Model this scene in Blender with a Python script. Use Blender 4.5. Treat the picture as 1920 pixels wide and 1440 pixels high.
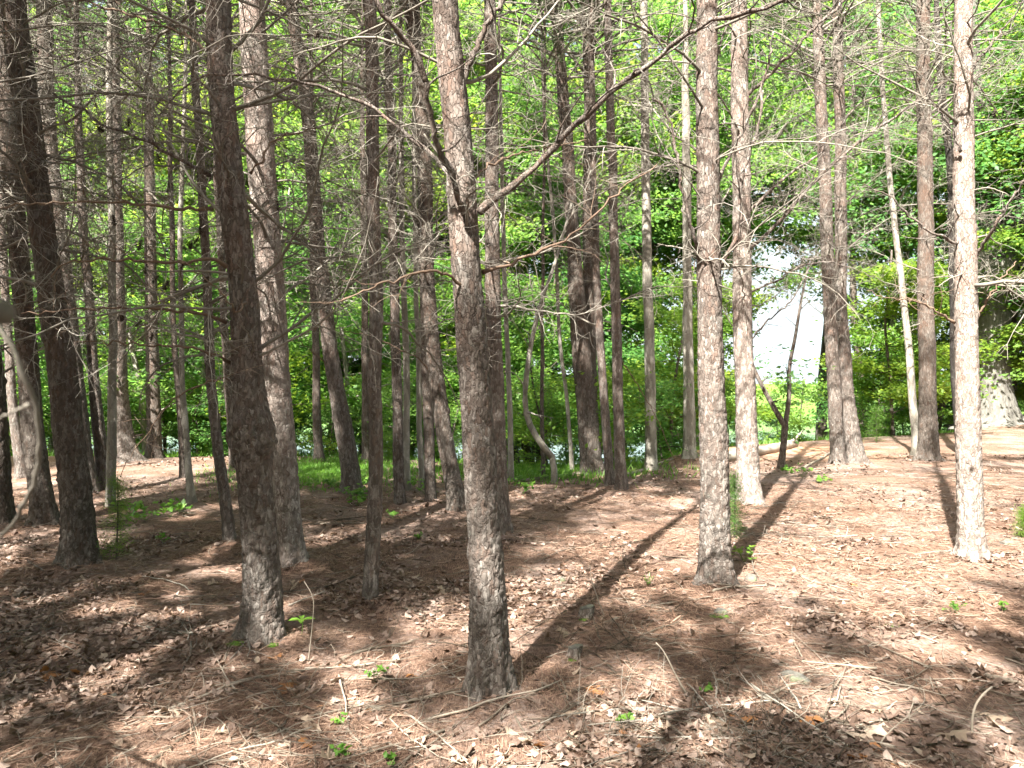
import bpy, math, random
import numpy as np
from mathutils import Vector, Matrix

for o in list(bpy.data.objects): bpy.data.objects.remove(o)
S = bpy.context.scene
R = math.radians
random.seed(7); rng = np.random.default_rng(7)

# ------------------------------------------------------------------ camera, sky, sun, exposure
FPX = 1400.0; PITCH = math.atan(25 / FPX); CAMZ = 1.6
cd = bpy.data.cameras.new('camera'); cam = bpy.data.objects.new('camera', cd)
S.collection.objects.link(cam); S.camera = cam
cam.location = (0, 0, CAMZ); cam.rotation_euler = (R(90) + PITCH, 0, 0)
cd.sensor_width = 36; cd.lens = 36 * FPX / 1920; cd.clip_start = 0.05; cd.clip_end = 2500
cd.dof.use_dof = True; cd.dof.focus_distance = 6.0; cd.dof.aperture_fstop = 5.6
SUN_E = R(50); SH_AZ = math.atan(730 / FPX)                 # shadows run towards image point (1690,745)
SHD = np.array([math.sin(SH_AZ), math.cos(SH_AZ)])
sunvec = Vector((-SHD[0] * math.cos(SUN_E), -SHD[1] * math.cos(SUN_E), math.sin(SUN_E)))
sl = bpy.data.lights.new('sun', 'SUN'); sl.energy = 5.0; sl.angle = R(0.53); sl.color = (1.0, 0.95, 0.87)
so = bpy.data.objects.new('sun', sl); S.collection.objects.link(so); so.location = (-20, -30, 40)
so.rotation_euler = sunvec.to_track_quat('Z', 'Y').to_euler()
W = bpy.data.worlds.new('World'); S.world = W; W.use_nodes = True
nt = W.node_tree; nt.nodes.clear()
sky = nt.nodes.new('ShaderNodeTexSky'); sky.sky_type = 'NISHITA'; sky.sun_disc = False
sky.sun_elevation = SUN_E; sky.sun_rotation = math.atan2(sunvec.x, sunvec.y)
sky.air_density = 0.8; sky.dust_density = 7.0; sky.ozone_density = 1.0
bg = nt.nodes.new('ShaderNodeBackground'); bg.inputs['Strength'].default_value = 0.075
wo = nt.nodes.new('ShaderNodeOutputWorld')
# hazy summer sky: white near the horizon, all the way round
tcw = nt.nodes.new('ShaderNodeTexCoord'); spw = nt.nodes.new('ShaderNodeSeparateXYZ'); nt.links.new(tcw.outputs['Generated'], spw.inputs[0])
mrw = nt.nodes.new('ShaderNodeMapRange'); mrw.interpolation_type = 'SMOOTHSTEP'; nt.links.new(spw.outputs[2], mrw.inputs[0])
mrw.inputs[1].default_value = 0; mrw.inputs[2].default_value = 1; mrw.inputs[3].default_value = .95; mrw.inputs[4].default_value = .2
mxw = nt.nodes.new('ShaderNodeMix'); mxw.data_type = 'RGBA'; nt.links.new(mrw.outputs[0], mxw.inputs[0]); nt.links.new(sky.outputs[0], mxw.inputs[6]); mxw.inputs[7].default_value = (2.7, 3.1, 3.2, 1)
nt.links.new(mxw.outputs[2], bg.inputs[0]); nt.links.new(bg.outputs[0], wo.inputs[0])
S.view_settings.view_transform = 'Standard'; S.view_settings.look = 'None'
S.view_settings.gamma = 1.0; S.view_settings.use_curve_mapping = False
S.view_settings.exposure = 2.75
S.render.resolution_x = 1024; S.render.resolution_y = 768
try:
    S.cycles.max_bounces = 4; S.cycles.diffuse_bounces = 2; S.cycles.transmission_bounces = 4
    S.cycles.glossy_bounces = 2; S.cycles.sample_clamp_indirect = 6
except Exception: pass

# ------------------------------------------------------------------ noise, terrain, pixel rays
def hash2(ix, iy, s=0):
    n = (ix.astype(np.int64) * 374761393 + iy.astype(np.int64) * 668265263 + s * 974634777) & 0x7fffffff
    n = ((n ^ (n >> 13)) * 1274126177) & 0x7fffffff
    n = (n ^ (n >> 16)) & 0xffffff
    return n / float(0xffffff)
def vnoise(x, y, s=0):
    x = np.asarray(x, float); y = np.asarray(y, float)
    ix = np.floor(x); iy = np.floor(y); fx = x - ix; fy = y - iy
    fx = fx * fx * (3 - 2 * fx); fy = fy * fy * (3 - 2 * fy)
    a = hash2(ix, iy, s); b = hash2(ix + 1, iy, s); c = hash2(ix, iy + 1, s); d = hash2(ix + 1, iy + 1, s)
    return (a * (1 - fx) + b * fx) * (1 - fy) + (c * (1 - fx) + d * fx) * fy
def fbm(x, y, s=0, o=3):
    t = 0; a = 1; n = 0
    for i in range(o):
        t = t + a * vnoise(np.asarray(x) * 2**i, np.asarray(y) * 2**i, s + i); n += a; a *= .5
    return t / n
CS = [-.9, -.25, -.12, 0, .12, .18, .26, .4, .55, .62, .66, 1.0]
CY = [13.9, 13.7, 13.2, 12.2, 12.2, 12.8, 15.5, 17.2, 18.6, 20, 23.5, 24]
BUMPS = []
def H(x, y, fine=True):
    x = np.asarray(x, float); y = np.asarray(y, float)
    s = x / np.maximum(y, 6.0)
    yc = np.interp(s, CS, CY)
    up = 0.04 * np.clip(y - 3, 0, None)
    hc = 0.04 * (yc - 3)
    t = np.clip(y - yc, 0, None)
    down = np.where(t < 3, .022 * t * t, .198 + .132 * (t - 3))
    h = np.where(y < yc, up, hc + .0 - down)
    # soft shoulder just before the crest
    h = h - 0.03 * np.exp(-((y - yc) / .8) ** 2)
    far = np.clip((y - 170) / 60, 0, 1)
    h = np.maximum(h, -3.2) + far * 9
    h = h + .10 * (fbm(x * .35, y * .35, 3, 2) - .5) * np.clip((y - 3) / 5, 0.2, 1)
    h = h + .035 * (fbm(x * 1.6, y * 1.6, 11, 2) - .5)
    for (bx, by, br) in BUMPS: h = h + .045 * np.exp(-((x - bx) ** 2 + (y - by) ** 2) / br ** 2)
    if fine: h = h + .018 * (fbm(x * 9, y * 9, 21, 2) - .5)
    return h
CP, SP = math.cos(PITCH), math.sin(PITCH)
def ray(u, v):
    x = (u - 960) / FPX; z = (720 - v) / FPX
    return np.array([x, CP - z * SP, SP + z * CP])
def at_depth(u, v, d):
    r = ray(u, v); k = d / r[1]
    return np.array([r[0] * k, d, CAMZ + r[2] * k])
def ground_px(u, v, ymax=60):
    r = ray(u, v); ts = np.arange(1.5, ymax, .02) / r[1]
    P = r[None, :] * ts[:, None]; z = P[:, 2] + CAMZ
    hh = H(P[:, 0], P[:, 1], False); i = np.where(z <= hh)[0]
    if len(i) == 0: return None
    i = i[0]; return np.array([P[i, 0], P[i, 1], float(H(P[i, 0], P[i, 1]))])

# ------------------------------------------------------------------ mesh buffer
class MB:
    def __init__(s): s.v = []; s.f3 = []; s.f4 = []; s.n = 0; s.at = {}
    def add(s, v, f3=None, f4=None, **at):
        v = np.asarray(v, float)
        if f3 is not None and len(f3): s.f3.append(np.asarray(f3, np.int64) + s.n)
        if f4 is not None and len(f4): s.f4.append(np.asarray(f4, np.int64) + s.n)
        for k, a in at.items():
            s.at.setdefault(k, []).append((s.n, np.broadcast_to(np.asarray(a, float), (len(v),)).copy()))
        s.v.append(v); s.n += len(v)
    def tube(s, P, r, sides=5, cap=True, **at):
        P = np.asarray(P, float); n = len(P); r = np.broadcast_to(np.asarray(r, float), (n,))
        T = np.gradient(P, axis=0); T /= np.linalg.norm(T, axis=1, keepdims=True) + 1e-9
        up = np.array([0, 0, 1.]) if abs(T[0, 2]) < .8 else np.array([0, 1., 0])
        A = np.cross(T, up); A /= np.linalg.norm(A, axis=1, keepdims=True) + 1e-9
        B = np.cross(T, A)
        th = np.arange(sides) * 2 * np.pi / sides
        V = P[:, None, :] + r[:, None, None] * (A[:, None, :] * np.cos(th)[None, :, None] + B[:, None, :] * np.sin(th)[None, :, None])
        V = V.reshape(-1, 3)
        i = np.arange(n - 1)[:, None] * sides; j = np.arange(sides)[None, :]; j2 = (j + 1) % sides
        F = np.stack([i + j, i + j2, i + sides + j2, i + sides + j], -1).reshape(-1, 4)
        f3 = []
        if cap:
            for q in range(1, sides - 1):
                f3.append((0, q + 1, q)); b = (n - 1) * sides; f3.append((b, b + q, b + q + 1))
        s.add(V, f3 or None, F, **at)
    def build(s, name, mat, parent=None, smooth=True, loc=None, link=True):
        me = bpy.data.meshes.new(name)
        V = np.concatenate(s.v) if s.v else np.zeros((0, 3))
        f3 = np.concatenate(s.f3) if s.f3 else np.zeros((0, 3), np.int64)
        f4 = np.concatenate(s.f4) if s.f4 else np.zeros((0, 4), np.int64)
        me.vertices.add(len(V)); me.vertices.foreach_set('co', V.astype(np.float32).ravel())
        L = np.concatenate([f3.ravel(), f4.ravel()]).astype(np.int32)
        me.loops.add(len(L)); me.loops.foreach_set('vertex_index', L)
        np_ = len(f3) + len(f4); me.polygons.add(np_)
        st = np.concatenate([np.arange(len(f3)) * 3, len(f3) * 3 + np.arange(len(f4)) * 4]).astype(np.int32)
        me.polygons.foreach_set('loop_start', st)
        me.polygons.foreach_set('use_smooth', np.full(np_, smooth))
        for k, lst in s.at.items():
            a = me.attributes.new(k, 'FLOAT', 'POINT'); arr = np.zeros(len(V), np.float32)
            for o, d in lst: arr[o:o + len(d)] = d
            a.data.foreach_set('value', arr)
        me.update(calc_edges=True)
        if mat: me.materials.append(mat)
        if not link: return me
        return link_mesh(name, me, parent, loc)
def link_mesh(name, me, parent=None, loc=None, rot=None, sc=None):
    o = bpy.data.objects.new(name, me); S.collection.objects.link(o)
    if parent: o.parent = parent
    if loc is not None: o.location = loc
    if rot is not None: o.rotation_euler = rot
    if sc is not None: o.scale = (sc, sc, sc) if np.isscalar(sc) else sc
    return o
def tag(o, label=None, cat=None, group=None, kind=None):
    if label: o['label'] = label
    if cat: o['category'] = cat
    if group: o['group'] = group
    if kind: o['kind'] = kind
    return o
def thing(name, loc, label, cat, group=None, rz=0):
    o = bpy.data.objects.new(name, None); S.collection.objects.link(o)
    o.location = loc; o.rotation_euler = (0, 0, rz); o.empty_display_size = .2
    return tag(o, label, cat, group)
def smooth_path(P, n):
    P = np.asarray(P, float); m = len(P)
    t = np.concatenate([[0], np.cumsum(np.linalg.norm(np.diff(P[:, :3], axis=0), axis=1))]); t /= t[-1]
    u = np.linspace(0, 1, n); Q = np.stack([np.interp(u, t, P[:, k]) for k in range(P.shape[1])], 1)
    w = max(1, n // (3 * m))
    for _ in range(2):
        Q2 = Q.copy()
        for k in range(1, n - 1):
            a = max(0, k - w); b = min(n, k + w + 1); h = min(k - a, b - 1 - k); Q2[k] = Q[k - h:k + h + 1].mean(0)
        Q = Q2
    return Q

# ------------------------------------------------------------------ materials
def newmat(name):
    m = bpy.data.materials.new(name); m.use_nodes = True
    t = m.node_tree; t.nodes.clear()
    out = t.nodes.new('ShaderNodeOutputMaterial')
    return m, t, out
def N(t, typ, **kw):
    n = t.nodes.new(typ)
    for k, v in kw.items():
        if k.startswith('_'): setattr(n, k[1:], v)
        else: n.inputs[k.replace('0', ' ')].default_value = v
    return n
def ramp(t, stops, src):
    n = t.nodes.new('ShaderNodeValToRGB'); e = n.color_ramp.elements
    while len(e) < len(stops): e.new(.5)
    for i, (p, c) in enumerate(stops): e[i].position = p; e[i].color = (*c, 1)
    t.links.new(src, n.inputs[0]); return n.outputs[0]
def mix(t, fac, a, b, bt='MIX'):
    n = t.nodes.new('ShaderNodeMix'); n.data_type = 'RGBA'; n.blend_type = bt
    for sock, val in ((n.inputs[0], fac), (n.inputs[6], a), (n.inputs[7], b)):
        if isinstance(val, bpy.types.NodeSocket): t.links.new(val, sock)
        elif isinstance(val, tuple): sock.default_value = (*val, 1)
        else: sock.default_value = val
    return n.outputs[2]
def math_(t, op, a, b=None):
    n = t.nodes.new('ShaderNodeMath'); n.operation = op
    for sock, val in ((n.inputs[0], a), (n.inputs[1], b)):
        if val is None: continue
        if isinstance(val, bpy.types.NodeSocket): t.links.new(val, sock)
        else: sock.default_value = val
    return n.outputs[0]
def coords(t, scale=(1, 1, 1)):
    tc = t.nodes.new('ShaderNodeTexCoord'); mp = t.nodes.new('ShaderNodeMapping')
    mp.inputs['Scale'].default_value = scale; t.links.new(tc.outputs['Object'], mp.inputs[0]); return mp.outputs[0]
def noise(t, vec, scale, detail=4, rough=.55, out=0):
    n = N(t, 'ShaderNodeTexNoise', Scale=scale, Detail=detail, Roughness=rough); t.links.new(vec, n.inputs['Vector']); return n.outputs[out]
def attr(t, name):
    n = t.nodes.new('ShaderNodeAttribute'); n.attribute_name = name; return n.outputs['Fac']
def bsdf(t, out, col, rough=.85, bump=None, bstr=.4, bdist=.01, spec=.25):
    p = t.nodes.new('ShaderNodeBsdfPrincipled'); p.inputs['Roughness'].default_value = rough
    p.inputs['Specular IOR Level'].default_value = spec
    if isinstance(col, tuple): p.inputs['Base Color'].default_value = (*col, 1)
    else: t.links.new(col, p.inputs['Base Color'])
    if bump is not None:
        b = t.nodes.new('ShaderNodeBump'); b.inputs['Strength'].default_value = bstr; b.inputs['Distance'].default_value = bdist
        t.links.new(bump, b.inputs['Height']); t.links.new(b.outputs[0], p.inputs['Normal'])
    if out: t.links.new(p.outputs[0], out.inputs[0])
    return p
def bark_mat(name, grey, red, pale, crack, cell=.8, cracky=.6):
    m, t, out = newmat(name)
    tone = attr(t, 'tone'); plate = attr(t, 'plate'); up = attr(t, 'up')
    c1 = coords(t, (1, 1, .3)); c2 = coords(t)
    n1 = noise(t, c1, 90, 4, .65); n2 = noise(t, c2, 3.2, 4, .65); n3 = noise(t, c2, 210, 2, .6)
    wv = t.nodes.new('ShaderNodeVectorMath'); wv.operation = 'MULTIPLY_ADD'
    nw = N(t, 'ShaderNodeTexNoise', Scale=22, Detail=3); t.links.new(c2, nw.inputs['Vector'])
    t.links.new(nw.outputs['Color'], wv.inputs[0]); wv.inputs[1].default_value = (.045, .045, .03); t.links.new(c1, wv.inputs[2])
    vo = N(t, 'ShaderNodeTexVoronoi', Scale=40 / cell); vo.feature = 'DISTANCE_TO_EDGE'; t.links.new(wv.outputs[0], vo.inputs['Vector'])
    vc = N(t, 'ShaderNodeTexVoronoi', Scale=40 / cell); t.links.new(wv.outputs[0], vc.inputs['Vector'])
    sc_ = t.nodes.new('ShaderNodeSeparateColor'); t.links.new(vc.outputs['Color'], sc_.inputs[0]); pt = sc_.outputs[0]
    vb = N(t, 'ShaderNodeTexVoronoi', Scale=21 / cell); vb.feature = 'DISTANCE_TO_EDGE'; t.links.new(wv.outputs[0], vb.inputs['Vector'])
    e1 = ramp(t, [(.01, (0, 0, 0)), (.10, (1, 1, 1))], vo.outputs['Distance']); e2 = ramp(t, [(.01, (0, 0, 0)), (.13, (1, 1, 1))], vb.outputs['Distance'])
    upc = ramp(t, [(.0, (0, 0, 0)), (.55, (1, 1, 1))], up)
    edge = mix(t, upc, math_(t, 'MULTIPLY', e2, math_(t, 'ADD', math_(t, 'MULTIPLY', e1, .4), .6)), e1)
    mixt = math_(t, 'ADD', math_(t, 'MULTIPLY', pt, .5), math_(t, 'MULTIPLY', n1, .5))
    g = ramp(t, [(.15, tuple(x * .62 for x in grey)), (.45, grey), (.75, pale), (1, tuple(x * 1.3 for x in pale))], mixt)
    r = ramp(t, [(.1, tuple(x * .6 for x in red)), (.5, red), (.9, tuple(a * .5 + b * .5 for a, b in zip(red, pale)))], mixt)
    redf = math_(t, 'MULTIPLY', math_(t, 'ADD', math_(t, 'MULTIPLY', up, .6), .2), ramp(t, [(.38, (0, 0, 0)), (.62, (1, 1, 1))], n2))
    redf2 = math_(t, 'ADD', redf, ramp(t, [(.72, (0, 0, 0)), (.9, (.45, .45, .45))], sc_.outputs[1]))
    c = mix(t, math_(t, 'MINIMUM', redf2, 1.0), g, r)
    cr = math_(t, 'MULTIPLY', math_(t, 'MULTIPLY', math_(t, 'SUBTRACT', 1.0, edge), cracky), ramp(t, [(.35, (.25, .25, .25)), (.6, (1, 1, 1))], noise(t, c2, 11, 3, .6)))
    c = mix(t, math_(t, 'MINIMUM', cr, 1.0), c, crack)
    lich = ramp(t, [(.62, (0, 0, 0)), (.70, (1, 1, 1))], noise(t, c2, 14, 4, .7))
    c = mix(t, math_(t, 'MULTIPLY', lich, .3), c, (.26, .28, .24))
    h = math_(t, 'ADD', math_(t, 'ADD', math_(t, 'MULTIPLY', n1, .35), math_(t, 'MULTIPLY', n3, .15)), math_(t, 'ADD', math_(t, 'MULTIPLY', edge, .8 * cracky), math_(t, 'MULTIPLY', pt, .35)))
    bsdf(t, out, c, .88, h, .9, .012, .2)
    return m
MAT = {}
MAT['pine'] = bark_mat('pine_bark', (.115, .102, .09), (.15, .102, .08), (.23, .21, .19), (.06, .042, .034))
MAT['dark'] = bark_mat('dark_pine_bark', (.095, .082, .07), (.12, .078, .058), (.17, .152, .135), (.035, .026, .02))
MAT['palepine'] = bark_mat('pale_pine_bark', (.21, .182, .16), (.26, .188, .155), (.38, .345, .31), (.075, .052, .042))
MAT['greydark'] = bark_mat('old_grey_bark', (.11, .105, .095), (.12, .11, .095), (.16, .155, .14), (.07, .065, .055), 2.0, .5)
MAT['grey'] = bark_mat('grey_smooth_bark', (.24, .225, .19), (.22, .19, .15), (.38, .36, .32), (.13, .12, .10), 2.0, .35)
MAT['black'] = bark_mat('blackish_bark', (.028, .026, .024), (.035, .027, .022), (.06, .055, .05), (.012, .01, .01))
def twig_mat(name, a, b, c):
    m, t, out = newmat(name)
    tn = attr(t, 'tone'); n = noise(t, coords(t), 30, 4, .6)
    col = ramp(t, [(0, a), (.5, b), (1, c)], math_(t, 'ADD', math_(t, 'MULTIPLY', tn, .65), math_(t, 'MULTIPLY', n, .35)))
    bsdf(t, out, col, .85, n, .5, .004, .2); return m
MAT['twig'] = twig_mat('dead_twig', (.075, .066, .055), (.18, .162, .135), (.43, .41, .355))
MAT['limb'] = twig_mat('limb_bark', (.085, .05, .035), (.15, .105, .075), (.25, .215, .17))
MAT['stick'] = twig_mat('fallen_wood', (.085, .068, .055), (.19, .16, .125), (.36, .32, .265))
MAT['darkstick'] = twig_mat('dark_wet_wood', (.035, .027, .02), (.07, .055, .04), (.12, .10, .075))
MAT['cone'] = twig_mat('cone_scale', (.03, .022, .016), (.06, .045, .035), (.14, .115, .09))
def leaf_mat(name, lo, mid, hi, tlo, thi, trans=.5, rough=.5, tree=False):
    m, t, out = newmat(name)
    tn = attr(t, 'tone')
    oi = t.nodes.new('ShaderNodeObjectInfo')
    c = ramp(t, [(0, lo), (.5, mid), (1, hi)], tn)
    tint = ramp(t, [(0, (.62, .80, .95)), (.35, (.85, .92, 1.0)), (.65, (1, 1, .9)), (1, (1.0, .93, .55))], oi.outputs['Random'])
    if tree: c = mix(t, 1.0, c, tint, 'MULTIPLY')
    p = bsdf(t, None, c, rough, spec=.35)
    tr = t.nodes.new('ShaderNodeBsdfTranslucent'); tcol = ramp(t, [(0, tlo), (1, thi)], tn); tcol = mix(t, 1.0, tcol, tint, 'MULTIPLY') if tree else tcol; t.links.new(tcol, tr.inputs[0])
    mx = t.nodes.new('ShaderNodeMixShader'); mx.inputs[0].default_value = trans
    t.links.new(p.outputs[0], mx.inputs[1]); t.links.new(tr.outputs[0], mx.inputs[2]); t.links.new(mx.outputs[0], out.inputs[0])
    return m
MAT['leaf'] = leaf_mat('broad_leaf', (.055, .12, .022), (.10, .19, .032), (.17, .26, .045), (.14, .30, .04), (.46, .58, .10), .52, tree=True)
MAT['leafcool'] = leaf_mat('broad_leaf_cool', (.045, .11, .028), (.08, .17, .038), (.13, .23, .05), (.13, .33, .06), (.38, .56, .11), .52, tree=True)
MAT['leafdark'] = leaf_mat('understory_leaf', (.05, .12, .022), (.09, .18, .035), (.15, .25, .045), (.14, .31, .05), (.42, .58, .10), .52, tree=True)
MAT['needle'] = leaf_mat('green_needle', (.03, .055, .016), (.05, .085, .025), (.09, .12, .045), (.04, .09, .02), (.12, .2, .05), .25)
MAT['herb'] = leaf_mat('herb_leaf', (.06, .14, .02), (.10, .22, .03), (.15, .28, .04), (.10, .28, .02), (.25, .45, .05), .4)
MAT['litterneedle'] = leaf_mat('fallen_needle', (.09, .053, .038), (.22, .132, .092), (.37, .265, .195), (.15, .07, .03), (.3, .16, .07), .12, .55)
MAT['deadleaf'] = leaf_mat('fallen_leaf', (.075, .048, .036), (.17, .115, .088), (.36, .28, .235), (.15, .08, .04), (.3, .2, .1), .15, .7)
MAT['rustleaf'] = leaf_mat('rust_leaf', (.24, .10, .04), (.32, .15, .06), (.42, .24, .10), (.3, .1, .02), (.4, .2, .06), .2, .6)
MAT['tanleaf'] = leaf_mat('tan_leaf', (.24, .17, .115), (.34, .26, .19), (.45, .37, .30), (.3, .2, .1), (.4, .3, .2), .15, .6)
# ground
m, t, out = newmat('needle_floor'); MAT['ground'] = m
c0 = coords(t)
def streak(ang, sc, seed):
    mp = t.nodes.new('ShaderNodeMapping'); mp.inputs['Rotation'].default_value = (0, 0, ang); mp.inputs['Scale'].default_value = (1, .12, 1); mp.inputs['Location'].default_value = (seed, seed * 2, 0)
    t.links.new(c0, mp.inputs[0]); return noise(t, mp.outputs[0], sc, 2, .6)
s1, s2, s3 = streak(.4, 150, 1), streak(1.7, 140, 5), streak(2.7, 160, 9)
sm = math_(t, 'MAXIMUM', math_(t, 'MAXIMUM', s1, s2), s3)
base = ramp(t, [(.42, (.045, .028, .02)), (.55, (.12, .073, .053)), (.66, (.215, .14, .10)), (.8, (.35, .265, .20))], sm)
litn = noise(t, c0, 26, 5, .7)
leafy = ramp(t, [(.3, (.08, .056, .045)), (.5, (.21, .155, .13)), (.68, (.40, .33, .29))], litn)
patch = ramp(t, [(.45, (0, 0, 0)), (.62, (1, 1, 1))], noise(t, c0, 1.3, 4, .6))
col = mix(t, math_(t, 'MULTIPLY', patch, .7), base, leafy)
geo = t.nodes.new('ShaderNodeNewGeometry'); sep = t.nodes.new('ShaderNodeSeparateXYZ'); t.links.new(geo.outputs['Position'], sep.inputs[0])
grass = attr(t, 'grass'); clay = attr(t, 'clay')
col = mix(t, clay, col, ramp(t, [(.35, (.36, .17, .09)), (.65, (.55, .36, .24))], noise(t, c0, 4, 5, .6)))
gcol = ramp(t, [(.3, (.05, .10, .02)), (.5, (.09, .17, .03)), (.7, (.16, .24, .05))], noise(t, c0, 7, 5, .7))
col = mix(t, grass, col, gcol)
hh = math_(t, 'ADD', math_(t, 'MULTIPLY', sm, .5), math_(t, 'MULTIPLY', litn, .8))
bsdf(t, out, col, .9, hh, .9, .02, .15)
m, t, out = newmat('lake_water'); MAT['water'] = m
p = bsdf(t, out, (.02, .05, .05), .08, noise(t, coords(t), 1.2, 3, .5), .2, .05, .5)
m, t, out = newmat('stone'); MAT['stone'] = m
c = coords(t); n = noise(t, c, 14, 5, .65)
col = ramp(t, [(.3, (.05, .047, .04)), (.55, (.12, .115, .10)), (.75, (.22, .21, .18))], n)
bsdf(t, out, mix(t, ramp(t, [(.5, (0, 0, 0)), (.62, (.6, .6, .6))], noise(t, c, 6, 4, .6)), col, (.12, .17, .07)), .85, n, .6, .02)
m, t, out = newmat('moss'); MAT['moss'] = m
n = noise(t, coords(t), 60, 4, .7)
bsdf(t, out, ramp(t, [(.3, (.04, .09, .012)), (.6, (.12, .22, .03))], n), .95, n, 1, .01)
m, t, out = newmat('far_hill'); MAT['hill'] = m
bsdf(t, out, ramp(t, [(.3, (.04, .08, .03)), (.6, (.09, .15, .05))], noise(t, coords(t), .4, 6, .7)), .95)

# ------------------------------------------------------------------ ground
def warp(lo, a, b, hi, step, g):
    mid = list(np.arange(a, b + step / 2, step)); L = []; x = a; s = step
    while x > lo: s *= g; x -= s; L.append(x)
    Rr = []; x = b; s = step
    while x < hi: s *= g; x += s; Rr.append(x)
    return np.array(L[::-1] + mid + Rr)
def build_ground():
    xs = warp(-400, -4.5, 4.8, 400, .05, 1.045); ys = warp(-60, 2.6, 8.5, 420, .045, 1.028)
    X, Y = np.meshgrid(xs, ys); Z = H(X, Y)
    nx, ny = len(xs), len(ys)
    i = (np.arange(ny - 1)[:, None] * nx + np.arange(nx - 1)[None, :]).ravel()
    F = np.stack([i, i + 1, i + nx + 1, i + nx], 1)
    s_ = X / np.maximum(Y, 6); yc_ = np.interp(s_, CS, CY)
    gr = np.clip((Y - yc_ - 1.5) / 4, 0, 1)
    gmid = np.exp(-(((X + 3.1) / .9) ** 2 + ((Y - 12.2) / 1.4) ** 2)) * .9 + np.exp(-(((X - .2) / 1.5) ** 2 + ((Y - 12.6) / .8) ** 2)) * .5
    gr = np.clip(gr + gmid * np.clip(fbm(X * 2, Y * 2, 40) * 4 - 1.9, 0, 1), 0, 1)
    cl = np.clip(1.3 * np.exp(-(((X - 5.2) / 1.9) ** 2 + ((Y - 15.8) / 1.3) ** 2)) * np.clip(fbm(X * 1.5, Y * 1.5, 50) * 3 - .7, 0, 1.2), 0, 1)
    g = MB(); g.add(np.stack([X.ravel(), Y.ravel(), Z.ravel()], 1), None, F, grass=gr.ravel(), clay=cl.ravel())
    tag(g.build('ground', MAT['ground']), kind='structure')
    b = MB(); b.add([(-400, 34, -2.75), (400, 34, -2.75), (400, 190, -2.75), (-400, 190, -2.75)], None, [(0, 1, 2, 3)])
    tag(b.build('lake_water', MAT['water']), kind='structure')



# ------------------------------------------------------------------ lit clearings in the canopy (skewed ground coordinates)
COT = 1 / math.tan(SUN_E)
def skew(P):                                     # where the shadow of point P lands on z=0
    return P[..., 0] + P[..., 2] * COT * SHD[0], P[..., 1] + P[..., 2] * COT * SHD[1]
DIM = []                                         # x, y, r, strength: parts the photograph shows mostly in shade
LIT = []                                         # x, y, rx, ry, strength
def litpx(u, v, du, dv, k=1.0):
    c = ground_px(u, v); a = ground_px(u + du, v); b1 = ground_px(u, v - dv) ; b2 = ground_px(u, v + dv)
    ry = abs((b1[1] if b1 is not None else c[1] + 1) - b2[1]) / 2
    LIT.append((c[0], c[1], abs(a[0] - c[0]), max(ry, .3), k))
def litstrip(x, y, z0, z1, r, k=1.0):
    for z in np.arange(z0, z1, r * .8): LIT.append((x + z * COT * SHD[0], y + z * COT * SHD[1], r * 1.3, r * 1.3, k))
litpx(1650, 975, 330, 75, 1.0); litpx(1600, 880, 300, 20, .9); litpx(110, 1290, 120, 45, .85); litpx(640, 1000, 110, 18, .9)
litpx(1130, 935, 160, 15, .7); litpx(1400, 840, 150, 12, 1); litpx(60, 1420, 120, 30, .7); litpx(1560, 1330, 130, 35, .6)
litpx(700, 1370, 120, 22, .5); litpx(350, 890, 150, 18, .6); litpx(120, 1000, 120, 15, .6); litpx(560, 1070, 80, 14, .5)
litpx(400, 1270, 70, 16, .5); litpx(1700, 1200, 60, 12, .5); litpx(1330, 1310, 60, 16, .6); litpx(1290, 1400, 90, 20, .8); litpx(1000, 1390, 80, 16, .7); litpx(1460, 1210, 60, 10, .7); litpx(960, 1090, 60, 10, .7); litpx(210, 1140, 60, 10, .7); litpx(330, 1080, 60, 9, .7)
def lit_at(P):
    x, y = skew(P); k = np.zeros(x.shape)
    for (cx, cy, rx, ry, s) in LIT:
        d = ((x - cx) / rx) ** 2 + ((y - cy) / ry) ** 2
        k = np.maximum(k, s * np.clip(1.6 - d, 0, 1))
    hf = .14 * fbm(x * .7 + 3, y * .6, 404, 2) + .86 * fbm(x * 3.6 + 3, y * 2.8, 414, 2); kd = np.clip((hf - .500) * 26, 0, 1)
    for (cx, cy, r0, s) in DIM: kd = kd * (1 - s * np.clip(1.5 - ((x - cx) ** 2 + (y - cy) ** 2) / r0 ** 2, 0, 1))
    k = np.maximum(k, kd)
    k = np.maximum(k, .72 * np.clip((y - 15.5) / 2, 0, 1))
    return k

# ------------------------------------------------------------------ trunks
def plates(a, zz, circ, cw, ch, seed):
    """jittered cells on the bark: returns crack mask (0..1) and a random tone per plate"""
    nc = max(4, int(round(circ / cw))); gx = a / (2 * np.pi) * nc; gy = zz / ch
    gx = gx + .5 * (vnoise(gx * .7, gy * .7, seed + 9) - .5); gy = gy + .8 * (vnoise(gx * .9, gy * .6, seed + 5) - .5)
    ix = np.floor(gx); iy = np.floor(gy); F1 = np.full(gx.shape, 9.); F2 = F1.copy(); tone = np.zeros(gx.shape)
    for dx in (-1, 0, 1):
        for dy in (-1, 0, 1):
            cx = ix + dx; cy = iy + dy; wx = np.mod(cx, nc)
            px = cx + hash2(wx, cy, seed); py = cy + hash2(wx, cy, seed + 1)
            d = np.hypot(gx - px, gy - py); tn = hash2(wx, cy, seed + 2)
            m1 = d < F1; F2 = np.where(m1, F1, np.minimum(F2, d)); tone = np.where(m1, tn, tone); F1 = np.where(m1, d, F1)
    e = np.clip((F2 - F1) / .22, 0, 1)
    return e * e * (3 - 2 * e), tone
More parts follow.
